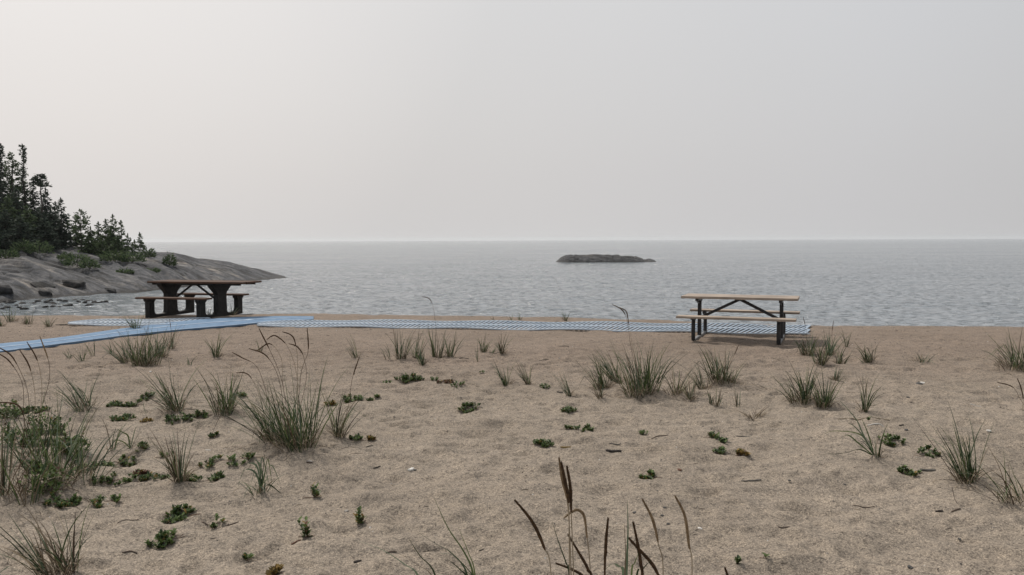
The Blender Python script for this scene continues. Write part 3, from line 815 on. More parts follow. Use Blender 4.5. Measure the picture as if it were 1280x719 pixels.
B = [ # shrubs
 (50, 318, 49, .8, .75, 'low shrub on the rock at the foot of the left stand'),
 (30, 313, 49, .7, .7, 'shrub at the foot of the front spruces at far left'),
 (97, 322, 46.5, .9, .75, 'largest shrub on bare rock below the feathery pine'),
 (84, 318, 48, .5, .45, 'small shrub left of the largest rock shrub'),
 (112, 326, 45.5, .55, .5, 'shrub right of the largest rock shrub'),
 (142, 319, 50, .9, .7, 'shrub in front of the small conifer group'),
 (166, 322, 50, .8, .6, 'shrub at the right foot of the small conifer group'),
 (186, 318, 53, .5, .6, 'thin pale shrub right of the tiny lone conifer'),
 (189, 330, 48.5, .5, .28, 'flat shrub in a rock crack right of the trees'),
 (212, 331, 51, .42, .85, 'lone round bush on the bare rock point'),
 (157, 327, 47, .5, .35, 'low shrub on the rock below the small conifer group'),
 (8, 318, 47, .7, .5, 'shrub at the left edge on the rock'),
]
for i, (px, py, d, w, h_, lb) in enumerate(B):
    b_ = on_head(px, d)
    root = empty('shrub', b_, 0, label=lb, cat='shrub', group='shrubs on the rocky headland')
    cr = MB(); st = MB()
    for q in range(int(420 * w * (h_ + .3)) + 60):
        az = random.uniform(0, 6.283); r = w * math.sqrt(random.random()) * .9; zz = random.random() * h_ * math.sqrt(max(.05, 1 - (r / w) ** 2)) * random.uniform(.7, 1.15)
        p = Vector((math.cos(az) * r, math.sin(az) * r, zz))
        leafcard(cr, p, Vector((math.cos(az) * .6, math.sin(az) * .6, random.uniform(.1, 1))), random.uniform(.09, .17))
    for q in range(6):
        az = q * 1.05; st.tube([Vector((0, 0, -.05)), Vector((math.cos(az) * w * .5, math.sin(az) * w * .5, h_ * .7))], [.02, .008], 4)
    st.build('stem', M['bark'], root); cr.build('leaves', M['needle3' if i % 2 else 'needle2'], root)

# ------------------------------------------------------------------ mats
def strip_pts(top, bot, xs):
    tx, ty = zip(*top); bx, by = zip(*bot)
    A = []; Bq = []
    for x in xs:
        A.append(on_sand(x, np.interp(x, tx, ty))); Bq.append(on_sand(x, np.interp(x, bx, by)))
    return A, Bq
def smooth_list(P, k=3):
    out = []
    for i in range(len(P)):
        s = Vector((0, 0, 0)); n = 0; kk = min(k, i, len(P) - 1 - i)
        for j in range(i - kk, i + kk + 1): s += P[j]; n += 1
        out.append(s / n)
    return out
def cloth_mat(name, top, bot, x0, x1, label):
    xs_ = np.linspace(x0, x1, 130)
    A, Bq = strip_pts(top, bot, xs_)
    A = smooth_list(A, 9); Bq = smooth_list(Bq, 9)
    root = empty(name, (0, 0, 0), 0, label=label, cat='beach mat')
    def sheet(w0, w1, dz, nm, mt, nw=8, th_=.012, edge=.0):
        mb = MB(); n = len(A)
        for a, b in zip(A, Bq):
            for k in range(nw + 1):
                w = w0 + (w1 - w0) * k / nw; p = a.lerp(b, w)
                wr = .008 * (random.random() - .5) * edge if k in (0, nw) else 0
                z = max(Hs(p.x, p.y) + .003, p.z + .012) + .022 * min(1, max(0, (p.x + 8.6) / 1.4)) * min(1, max(0, (-4.3 - p.x) / .9)) + .008 * float(vn(p.x * .8, p.y * 1.2, 401)) + dz
                mb.v.append(Vector((p.x, p.y + wr, z)))
        m_ = nw + 1
        for i in range(n - 1):
            for k in range(nw):
                mb.f.append((i * m_ + k, i * m_ + k + 1, (i + 1) * m_ + k + 1, (i + 1) * m_ + k)); mb.m.append(0)
        # skirt so that the mat has thickness
        b0 = len(mb.v)
        for i in range(n):
            for k in (0, nw): mb.v.append(mb.v[i * m_ + k] - Vector((0, 0, th_)))
        for i in range(n - 1):
            for e_, k in ((0, 0), (1, nw)):
                mb.f.append((i * m_ + k, (i + 1) * m_ + k, b0 + 2 * (i + 1) + e_, b0 + 2 * i + e_)); mb.m.append(0)
        return mb.build(nm, mt, root, True)
    sheet(0, 1, 0, 'mat_surface', M['bluemat'], 8, .03, 1)
    sheet(.47, .53, .005, 'center_stripe', M['matline'], 2, .006)
    sheet(.955, .98, .005, 'edge_stripe', M['matline'], 2, .006)
cloth_mat('beach_mat', [(-160, 446), (0, 430.5), (60, 425), (100, 420), (150, 412.5), (200, 406.5), (250, 401), (310, 397.6), (396, 396.0)],
          [(-160, 458), (0, 441.5), (60, 434), (100, 429), (150, 422.5), (200, 416.5), (280, 410), (340, 404), (396, 399.4)], -160, 392,
          'blue woven access mat with pale stripes running across the sand from the left edge')

def lattice_mat(top, bot, x0, x1, label):
    xs_ = np.linspace(x0, x1, 240)
    A, Bq = strip_pts(top, bot, xs_)
    A = smooth_list(A, 14); Bq = smooth_list(Bq, 14)
    root = empty('lattice_mat', (0, 0, 0), 0, label=label, cat='beach mat', group='pale plastic lattice mats')
    s = [0.0]
    for i in range(1, len(A)): s.append(s[-1] + ((A[i] + Bq[i]) / 2 - (A[i - 1] + Bq[i - 1]) / 2).length)
    L = s[-1]; s = np.array(s); idx = np.arange(len(s))
    def P(u, w):
        f = float(np.interp(u, s, idx)); i = min(int(f), len(A) - 2); t = f - i
        q = A[i].lerp(A[i + 1], t).lerp(Bq[i].lerp(Bq[i + 1], t), w)
        q.y += .025 * math.sin(u * 2.6 + 3 * float(vn(u * .3, w, 9))) * (1 if w < .5 else -.6)
        q.z = max(q.z + .03, Hs(q.x, q.y) + .014) + .014 * math.sin(u * 2.9 + w * 2) * abs(w - .5) * 2
        return q
    bars = MB()
    for w, hw_, nm_ in ((.014, .024, 'edge_rail'), (.5, .040, 'center_rail'), (.986, .024, 'edge_rail')):
        rails = MB()
        n = int(L / .12)
        pts = [P(L * i / n, w) for i in range(n + 1)]
        b = len(rails.v)
        for p in pts:
            for (dy, dz) in ((-hw_, 0), (hw_, 0), (hw_, -.022), (-hw_, -.022)): rails.v.append(p + Vector((0, dy, dz)))
        for i in range(n):
            for k in range(4): rails.f.append((b + 4 * i + k, b + 4 * (i + 1) + k, b + 4 * (i + 1) + (k + 1) % 4, b + 4 * i + (k + 1) % 4)); rails.m.append(0)
        rails.build(nm_, M['grid'], root)
    u = 0.0
    pitch = .095; bw = .022
    while u < L - .06:
        for (wa, wb, sl) in ((.03, .475, .17), (.525, .97, .17)):
            p0 = P(u + sl, wa); p1 = P(u, wb); 
            e_ = Vector((bw, 0, 0)); b = len(bars.v)
            dz = Vector((0, 0, .018)); lo = Vector((0, 0, -.004))
            bars.v += [p0 - e_ + lo, p0 + e_ + lo, p1 + e_ + lo, p1 - e_ + lo, p0 - e_ - dz, p0 + e_ - dz, p1 + e_ - dz, p1 - e_ - dz]
            for f in ((0, 1, 2, 3), (7, 6, 5, 4), (0, 4, 5, 1), (1, 5, 6, 2), (2, 6, 7, 3), (3, 7, 4, 0)): bars.f.append(tuple(b + k for k in f)); bars.m.append(0)
        u += pitch
    bars.build('lattice', M['slat'], root)
lattice_mat([(300, 405), (330, 404.2), (390, 401.2), (420, 401.3), (530, 402), (640, 403.2), (760, 404.2), (860, 405.8), (1014, 408)],
            [(300, 408.5), (420, 409.8), (530, 411), (640, 412.8), (760, 414.2), (860, 416.2), (1014, 419.5)], 322, 1012,
            'long pale plastic lattice walkway running behind the brown picnic table')
lattice_mat([(84, 404), (130, 401), (200, 399.5), (300, 399)], [(84, 406.5), (130, 407.5), (200, 408), (300, 406)], 86, 262,
            'short pale plastic lattice mat left of the black picnic table')

# ------------------------------------------------------------------ brown picnic table
a_ = R(-22)
pl = on_sand(866.5, 427.8); pr = on_sand(972.5, 430.2)
root = empty('picnic_table', (0, 0, 0), 0, label='wooden picnic table with a black steel frame at the right behind the lattice mat', cat='picnic table')
ux = Vector((math.cos(a_), math.sin(a_), 0)); uy = Vector((-math.sin(a_), math.cos(a_), 0))
nearmid = (pl + pr) / 2
cen = nearmid + uy * .60
zg = nearmid.z - .01
root.location = (cen.x, cen.y, zg); root.rotation_euler = (0, 0, a_)
# tabletop boards
mb = MB(); W = .72; n = 5; bwid = W / n
tt = empty  # (boards are one top: surface pattern)
for k in range(n):
    y0 = -W / 2 + k * bwid
    mb.box(-.945 + .004 * (k % 2), .955 - .006 * ((k + 1) % 2), y0 + .003, y0 + bwid - .003, .712, .752, .005)
mb.build('tabletop', M['plank'], root)
for sgn in (-1, 1):
    mb = MB(); yc = sgn * .69
    for k in range(2): mb.box(-.945 + .005 * k, .945, yc - .13 + k * .13 + .003, yc - .13 + (k + 1) * .13 - .003, .412, .448, .005)
    mb.build('bench', M['plank'], root)
for sx in (-.68, .68):
    fr = MB()
    fr.bar((sx, 0, .66), (sx, 0, .05), .06, .075, bev=.006)            # centre post
    fr.bar((sx, -.33, .69), (sx, .33, .69), .05, .04, bev=.004)       # top bearer
    fr.bar((sx, -.30, .67), (sx, -.04, .60), .012, .03)
    fr.bar((sx, .30, .67), (sx, .04, .60), .012, .03)
    fo = fr.build('post_frame', M['metal'], root)
    for sgn in (-1, 1):
        lg = MB()
        prof = [(.52, .40), (.60, .398), (.645, .375), (.66, .33), (.664, .22), (.66, .10), (.65, .045), (.62, .02)]
        pts = [Vector((sx, sgn * y, z)) for y, z in prof]
        lg.tube(pts, [.034] * len(pts), 8)
        lg.bar((sx, sgn * .57, .402), (sx, sgn * .81, .402), .05, .016)
        lg.build('bench_leg', M['metal'], root, False)
    rl = MB(); rl.bar((sx, -.62, .03), (sx, .62, .03), .05, .045, bev=.005); rl.build('ground_rail', M['galv'], root)
    br = MB(); s_ = 1 if sx > 0 else -1
    br.bar((s_ * .01, 0, .69), (s_ * .665, 0, .36), .045, .048, bev=.003); br.build('brace', M['metal'], root)
mb = MB(); mb.box(-.05, .05, -.32, .32, .698, .711); mb.build('cleat', M['metal'], root)

# ------------------------------------------------------------------ black picnic table (left)
a_ = R(-15)
ux = Vector((math.cos(a_), math.sin(a_), 0)); uy = Vector((-math.sin(a_), math.cos(a_), 0))
p1 = on_sand(186, 397.2); p2 = on_sand(252, 398.2)
nm = (p1 + p2) / 2
cen = nm + uy * .64 + ux * .05
zg = Hs(cen.x, cen.y) - .01
rt_ = empty('picnic_table', (cen.x, cen.y, zg), a_, label='black pedestal picnic table with reddish planks at the left beside the blue mat', cat='picnic table')
half = (p2 - p1).length / 2
mb = MB(); W = .74
for k in range(5):
    y0 = -W / 2 + k * W / 5
    mb.box(-.98, 1.50 - .02 * (k == 0), y0 + .003, y0 + W / 5 - .003, .762, .802, .005)
mb.build('tabletop', M['redplank'], rt_)
mb = MB(); mb.box(-.9, 1.38, -.30, -.26, .72, .760); mb.box(-.9, 1.38, .26, .30, .72, .760); mb.build('apron', M['blacktimber'], rt_)
for sgn in (-1, 1):
    mb = MB(); yc = sgn * .70
    for k in range(2): mb.box(-.92, .86, yc - .14 + k * .14 + .003, yc - .14 + (k + 1) * .14 - .003, .432, .470, .005)
    mb.build('bench', M['redplank'], rt_)
def arc(cx, cy, r, a0, a1, n=6): return [(cx + r * math.cos(R(a0 + (a1 - a0) * i / n)), cy + r * math.sin(R(a0 + (a1 - a0) * i / n))) for i in range(n + 1)]
for sx in (-half, half):
    # half profile in (y,z): base beam, bench post, column with flared head
    hp_ = [(0, 0), (.77, 0), (.77, .36), (.82, .40), (.82, .431), (.56, .431), (.56, .40), (.61, .36), (.61, .15), (.595, .11), (.56, .08), (.50, .07),
           (.23, .07), (.19, .09), (.17, .13), (.155, .50), (.18, .55), (.36, .70), (.38, .761), (0, .761)]
    left = [(-y, z) for (y, z) in reversed(hp_[1:-1])]
    prof = hp_ + left
    mb = MB(); mb.extrude(prof, sx - .06, sx + .06); mb.build('pedestal', M['blacktimber'], rt_)
    s_ = 1 if sx > 0 else -1
    br = MB(); br.bar((s_ * .02 + .0, 0, .745), (s_ * (half - .07), 0, .36), .04, .035); br.build('brace', M['blacktimber'], rt_)

# ------------------------------------------------------------------ grass
UPV = Vector((0, 0, 1))
def blade(mb, p, az, tilt, bend, L, w, mi=0, seg=6, facing=None, kink=0):
    """one arching leaf: leaves the ground at 'tilt' from vertical and bends over by 'bend'"""
    d0 = Vector((math.cos(az), math.sin(az), 0)); pts = [p.copy()]; q = p.copy()
    for i in range(seg):
        a = tilt + bend * ((i + .5) / seg) ** 1.6 + (kink if i >= seg * .55 else 0)
        q = q + (d0 * math.sin(a) + UPV * math.cos(a)) * (L / seg)
        pts.append(q.copy())
    fa = random.uniform(0, 6.283) if facing is None else facing
    sd = Vector((math.cos(fa), math.sin(fa), random.uniform(-.2, .2)))
    ws = [w * (.55 + .45 * min(1, i * 1.2 / seg * 2)) * (1 - (i / seg) ** 2.2) + .0004 for i in range(seg + 1)]
    sds = []
    tw = random.uniform(-.7, .7)
    for i in range(seg + 1):
        m_ = Matrix.Rotation(tw * i / seg, 3, 'Z'); sds.append(m_ @ sd)
    mb.quadstrip(pts, ws, sds, mi)

def curve_pts(cp, n):
    out = []; m = len(cp)
    for i in range(n + 1):
        t = i / n * (m - 1); k = min(int(t), m - 2); u = t - k
        p0 = cp[max(k - 1, 0)]; p1 = cp[k]; p2 = cp[k + 1]; p3 = cp[min(k + 2, m - 1)]
        out.append(.5 * ((2 * p1) + (p2 - p0) * u + (2 * p0 - 5 * p1 + 4 * p2 - p3) * u * u + (3 * p1 - p0 - 3 * p2 + p3) * u ** 3))
    return out
def seed_head(root, org, cp, head_len, rad, pale=False, n=26, stem_r=.0016, sm='straw'):
    """cp: control points from the foot to the tip (world)"""
    pts = [p - org for p in curve_pts(cp, n)]
    acc = 0; k = n
    while k > 2 and acc < head_len: acc += (pts[k] - pts[k - 1]).length; k -= 1
    st = MB(); st.tube(pts[:k + 2], [stem_r] * (k + 2), 5)
    so = st.build('stem', M[sm], root, True)
    hd = MB(); hp2 = pts[k:]
    fine = []
    for i in range(len(hp2) - 1):
        for u in (0, .5): fine.append(hp2[i].lerp(hp2[i + 1], u))
    fine.append(hp2[-1]); m = len(fine)
    rs = [rad * (.35 + .65 * math.sin(math.pi * min(1, (.08 + .92 * i / (m - 1))) ** .8)) * random.uniform(.8, 1.15) for i in range(m)]
    rs[-1] = rad * .15
    hd.tube(fine, rs, 7)
    for i in range(m - 1):
        d = (fine[i + 1] - fine[i]).normalized()
        for q in range(9):
            a = Vector((random.uniform(-1, 1), random.uniform(-1, 1), random.uniform(-1, 1))); a = (a - d * a.dot(d)).normalized()
            b = len(hd.v); p = fine[i].lerp(fine[i + 1], random.random()) + a * rs[i] * .75; s2 = a.cross(d) * rad * .22
            hd.v += [p - s2, p + s2, p + d * rad * 2.0 + a * rad * .45]; hd.f.append((b, b + 1, b + 2)); hd.m.append(0)
    hd.build('seed_head', M['seedpale' if pale else 'seed'], root, False)

def tuft(px, py, ty, rad, ln, nb, kd, sp, lb):
    p0 = on_sand(px, py)
    h = (py - ty) / F * p0.y * 1.04
    root = empty('grass_tuft', p0, 0, label=lb, cat='grass tuft', group='beach grass tufts on the sand', kind='thing')
    if px < -15: pass
    gb = MB(); db = MB(); pxw = p0.y / F                       # metres per pixel
    wb = .0036 + .07 * pxw
    mi_main = {'g': 0, 'b': 1, 's': 0, 'd': 2}[kd]
    nb = max(5, int(nb * (.95 if nb < 80 else .72) * (.72 if px < 110 and 560 < py < 620 else 1)))
    subs = [(random.uniform(0, 6.283), random.uniform(.05, .32) * sp, random.uniform(.75, 1.08), random.uniform(.3, .9)) for _ in range(max(2, nb // 16))]
    for i in range(nb):
        sb = random.choice(subs)
        az = random.uniform(0, 6.283); r = rad * math.sqrt(random.random())
        off = Vector((math.cos(az) * r * .45 + math.cos(sb[0]) * sb[3] * rad, math.sin(az) * r * .4 + math.sin(sb[0]) * sb[3] * rad * .8, 0)); off.z = Hs(p0.x + off.x, p0.y + off.y) - p0.z - .01
        az2 = az + random.uniform(-.9, .9)
        tilt = abs(random.gauss(0, .30)) * sp * 1.5 + .3 * sp * r / max(rad, .01)
        # combine the outward tilt with the wind lean
        dx = math.cos(az2) * math.sin(tilt) + ln * .75 * random.uniform(.45, 1.2) + math.cos(sb[0]) * sb[1]; dy = math.sin(az2) * math.sin(tilt) + math.sin(sb[0]) * sb[1]
        az3 = math.atan2(dy, dx); t3 = min(1.15, math.hypot(dx, dy))
        L = h * random.choice((random.uniform(.35, .7), random.uniform(.6, .95), random.uniform(.85, 1.15)))
        bend = abs(random.gauss(.45, .45)) * sp * 2.1
        L *= sb[2]
        L *= 1 / max(.6, math.cos(min(t3, .9)))**.7
        if kd == 'd': L = h * random.uniform(.6, 1.4); t3 = random.uniform(.7, 1.4); bend = .4
        fr = random.random()
        mi = mi_main
        if kd == 'g': mi = 0 if fr < .60 else (1 if fr < .84 else (2 if fr < .93 else 3))
        elif kd == 'b': mi = 1 if fr < .66 else (0 if fr < .90 else 2)
        elif kd == 's': mi = 2 if fr < .45 else (3 if fr < .6 else (0 if fr < .85 else 1))
        blade(gb, off, az3, t3, bend, L, wb * random.uniform(.6, 1.25), mi, 7, None, random.uniform(1.0, 1.9) if random.random() < .10 and kd != 'd' else 0)
    gb.build('blades', [M['green'], M['blue'], M['straw'], M['brownblade']], root)
    # dead leaves round the foot
    nd = int(nb * (1.05 if kd != 's' else 1.3)) if nb >= 18 else 4
    for i in range(nd):
        az = random.uniform(0, 6.283); r = rad * random.uniform(.2, 1.0)
        off = Vector((math.cos(az) * r, math.sin(az) * r * .8, 0)); off.z = Hs(p0.x + off.x, p0.y + off.y) - p0.z + .002
        L = h * random.uniform(.14, .42) + .03
        blade(db, off, az + random.uniform(-.7, .7), random.uniform(.3, .9), random.uniform(.8, 1.7), L, wb * .7, 0 if random.random() < .62 else 1, 5)
    db.build('dead_leaves', [M['straw'], M['brownblade']], root)
    # a few runners lying on the sand
    return root, p0, h
tufts = {}
for a in G: tufts[(a[0], a[1])] = tuft(*a)

def heads(key, lst, rad=.0042, frac=.3, pale=()):
    hl = {True: .17, False: .13}[frac >= .27]
    """seed heads of a tuft; each given as (tip px, tip py, mid px, mid py) seen in the photo plane of the tuft"""
    root, p0, h = tufts[key]
    for i, (pts) in enumerate(lst):
        Y = p0.y + random.uniform(-.1, .1)
        foot = p0 + Vector((random.uniform(-.06, .06), Y - p0.y, 0))
        cp = [foot] + [at_y(x, y, Y) for (x, y) in pts]
        seed_head(root, p0, cp, hl * random.uniform(.8, 1.15), rad * 1.15, i in pale, 34, .0019, 'brownblade' if i % 2 == 0 else 'straw')
heads((368, 553), [[(352, 475), (324, 411)], [(372, 470), (368, 425), (354, 415)], [(376, 470), (385, 440), (384, 411)], [(372, 480), (362, 438), (345, 420), (334, 424)],
                   [(350, 480), (334, 446), (312, 436)], [(355, 490), (352, 450), (338, 430), (322, 438)], [(382, 480), (380, 448), (372, 434), (362, 430)]], .0048, .28)
heads((345, 548), [[(335, 500), (322, 460), (302, 447), (291, 441)], [(330, 505), (312, 470), (296, 466)]], .0042, .25)
heads((424, 544), [[(436, 505), (440, 475), (449, 447)]], .0048, .32)
heads((40, 570), [[(36, 500), (18, 450), (-2, 434)], [(52, 500), (48, 455), (34, 428)], [(55, 500), (62, 460), (50, 421)], [(44, 505), (38, 462), (25, 438)], [(30, 520), (28, 480), (12, 452), (-4, 441)]], .0048, .27, (2,))
heads((20, 618), [[(30, 540), (24, 508), (-2, 503)]], .0048, .3)
heads((547, 448), [[(545, 410), (542, 386), (537, 374), (528, 371)]], .0055, .28)
heads((799, 488), [[(790, 440), (784, 402), (778, 388), (766, 381)], [(792, 440), (786, 405), (783, 390), (776, 385)]], .0055, .27)
heads((1283, 514), [[(1276, 500), (1266, 484), (1247, 478)], [(1279, 498), (1276, 484), (1272, 474)]], .0050, .45)
heads((214, 436), [[(214, 415), (212, 399)]], .004, .25)
heads((1010, 440), [[(1008, 415), (1004, 396)]], .004, .2)
heads((1036, 440), [[(1040, 420), (1042, 401)]], .004, .2)
heads((903, 478), [[(915, 450), (923, 432)]], .004, .2)

def arching(key, paths, w, mats_):
    root, p0, h = tufts[key]; mb = MB()
    for (pts, mi) in paths:
        k_ = len(pts); ys = [p0.y + random.uniform(-.03, .03) + random.uniform(-.06, .06) * i / k_ for i in range(k_)]
        q = [p0 - p0] + [at_y(x, y, yy) - p0 for (x, y), yy in zip(pts, ys)]
        P_ = curve_pts(q, 16)
        for v in P_: v.z = max(v.z, Hs(p0.x + v.x, p0.y + v.y) - p0.z + .004)
        sd = Vector((.6, random.uniform(-.5, .5), .6)).normalized()
        mb.quadstrip(P_, [w * (.5 + .5 * min(1, i / 5)) * (1 - (i / 16) ** 2.4) + .0004 for i in range(17)], [sd] * 17, mi)
    mb.build('arching_blades', mats_, root)
arching((1093, 571), [([(1086, 545), (1077, 523)], 0), ([(1073, 554), (1057, 544), (1039, 563)], 0), ([(1078, 541), (1070, 524), (1050, 501)], 1), ([(1078, 545), (1052, 539), (1031, 542), (1009, 562)], 0),
    ([(1075, 562), (1057, 566), (1026, 570)], 0), ([(1082, 550), (1070, 535), (1060, 528)], 1), ([(1096, 555), (1100, 540)], 2), ([(1103, 572), (1110, 579)], 2)], .0055, [M['green'], M['blue'], M['straw']])
arching((326, 616), [([(325, 588), (318, 576), (300, 606)], 0), ([(322, 585), (310, 580), (299, 600)], 0), ([(326, 590), (328, 572), (338, 612)], 0), ([(330, 598), (335, 574), (341, 614)], 1), ([(336, 606), (352, 618)], 1),
    ([(320, 592), (306, 588), (296, 612)], 0), ([(328, 595), (322, 578), (312, 612)], 0), ([(331, 590), (340, 582), (350, 604)], 0), ([(325, 600), (316, 596), (306, 618)], 1), ([(329, 585), (331, 568)], 1), ([(327, 600), (320, 604), (318, 620)], 0)], .0065, [M['blue'], M['green']])
arching((163, 561), [([(166, 548), (170, 534), (176, 530)], 0), ([(160, 545), (152, 540), (146, 536)], 1), ([(168, 552), (173, 542), (175, 533)], 0), ([(155, 553), (145, 550), (136, 552)], 1), ([(161, 568), (158, 574)], 1)], .0065, [M['blue'], M['green']])
# tall foreground grass rising from below the frame
fy = 2.25
froot_p = Vector(((760 - 640) / F * fy, fy, 0)); froot_p.z = Hs(froot_p.x, froot_p.y)
fg = empty('grass_tuft', froot_p, 0, label='tall foreground grass with dark brown seed heads at the bottom centre', cat='grass tuft', group='beach grass tufts on the sand', kind='thing')
def fstem(pts, frac, rad, pale=False, Y=None):
    Y = Y or fy + random.uniform(-.12, .12)
    q = [at_y(x, y, Y) for (x, y) in pts]
    last = q[-1]; prev = q[-2]
    foot = Vector((last.x + (last.x - prev.x) * .5, Y, 0)); foot.x = foot.x * .75 + froot_p.x * .25; foot.z = Hs(foot.x, foot.y) - .01
    m_ = last.lerp(foot, .5); m_.x = last.x * .65 + foot.x * .35
    seed_head(fg, froot_p, [foot, m_] + list(reversed(q)), frac * 1.5, rad, pale, 80, .0017)
fstem([(645, 627), (665, 652), (680, 684), (689, 719)], .085 * 1.25, .0048)
fstem([(699, 574), (703, 600), (710, 635), (714, 719)], .075, .0042, True)
fstem([(702, 580), (707, 605), (711, 632), (712, 719)], .075, .0048)
fstem([(709, 585), (713, 610), (714, 640), (717, 719)], .085, .0048)
fstem([(707, 646), (715, 640), (723, 638), (730, 645), (733, 665), (738, 719)], .09, .0042, True)
fstem([(711, 670), (723, 690), (735, 712), (740, 735)], .11, .0044)
fstem([(697, 705), (715, 712), (730, 722), (742, 745)], .12, .0044)
fstem([(760, 650), (758, 670), (757, 690), (756, 719)], .10, .0044)
fstem([(792, 655), (797, 680), (801, 705), (803, 735)], .14, .0048)
fstem([(787, 674), (800, 688), (815, 705), (824, 722), (831, 745), (836, 785)], .10, .0052)
fstem([(804, 626), (816, 650), (823, 680), (829, 719)], .085, .0042, True)
fstem([(845, 622), (856, 645), (861, 680), (865, 719)], .10, .0042, True)
fstem([(907, 712), (912, 730), (915, 760)], .12, .0044)
mb = MB()
def fblade(pts, w, mi, Y=None, root=froot_p, mb=None):
    Y = Y or fy + random.uniform(-.1, .1)
    q = [at_y(x, y, Y) for (x, y) in pts]; last = q[-1]; prev = q[-2]
    foot = Vector((root.x * .6 + .4 * (last.x + (last.x - prev.x)), Y, 0)); foot.z = Hs(foot.x, foot.y) - .01
    cp = [foot, last.lerp(foot, .45)] + list(reversed(q))
    P_ = [p - root for p in curve_pts(cp, 20)]
    sd = Vector((1, random.uniform(-.6, .6), random.uniform(-.3, .3))).normalized()
    ws = [w * (1 - (i / 20) ** 2.5) + .0003 for i in range(21)]
    mb.quadstrip(P_, ws, [sd] * 21, mi)
fblade([(784, 625), (785, 660), (784, 690), (783, 719)], .0035, 1, mb=mb)
fblade([(690, 652), (699, 680), (708, 705), (712, 722)], .003, 0, mb=mb)
fblade([(757, 712), (765, 705), (773, 708), (780, 725)], .005, 1, mb=mb)
fblade([(814, 700), (803, 712), (795, 725)], .003, 0, mb=mb)
fblade([(799, 690), (793, 705), (789, 722)], .003, 0, mb=mb)
fblade([(780, 652), (782, 690), (781, 720)], .002, 2, mb=mb)
for i in range(34):
    x = random.uniform(690, 830)
    fblade([(x + random.uniform(-25, 25), random.uniform(716, 790)), (x, random.uniform(800, 850))], .0035, random.choice((0, 0, 1, 2)), mb=mb)
mb.build('blades', [M['green'], M['blue'], M['straw']], fg)

f2 = Vector(((594 - 640) / F * 2.7, 2.7, 0)); f2.z = Hs(f2.x, f2.y)
fg2 = empty('grass_tuft', f2, 0, label='green grass blades fanning up from the bottom edge left of the tall seed heads', cat='grass tuft', group='beach grass tufts on the sand', kind='thing')
mb = MB()
for pts, w, mi in [([(542, 621), (560, 660), (580, 690), (592, 722)], .0042, 0), ([(517, 662), (545, 680), (565, 692), (585, 722)], .004, 1),
                   ([(440, 674), (475, 686), (505, 705), (525, 725)], .0045, 1), ([(510, 672), (525, 695), (545, 722)], .0035, 0),
                   ([(572, 657), (585, 690), (594, 722)], .0032, 0), ([(548, 692), (565, 694), (585, 712), (592, 730)], .006, 1),
                   ([(537, 704), (560, 706), (585, 716), (600, 735)], .004, 0), ([(488, 686), (520, 705), (545, 730)], .003, 2),
                   ([(450, 714), (500, 716), (540, 722), (560, 740)], .0022, 2), ([(560, 700), (575, 712), (585, 730)], .004, 0)]:
    fblade(pts, w, mi, 2.7 + random.uniform(-.1, .1), f2, mb)
for i in range(40):
    x = random.uniform(555, 625)
    fblade([(x + random.uniform(-30, 30), random.uniform(712, 760)), (x, random.uniform(780, 840))], .0038, random.choice((0, 0, 1, 2)), 2.7 + random.uniform(-.12, .12), f2, mb)
mb.build('blades', [M['green'], M['blue'], M['straw']], fg2)

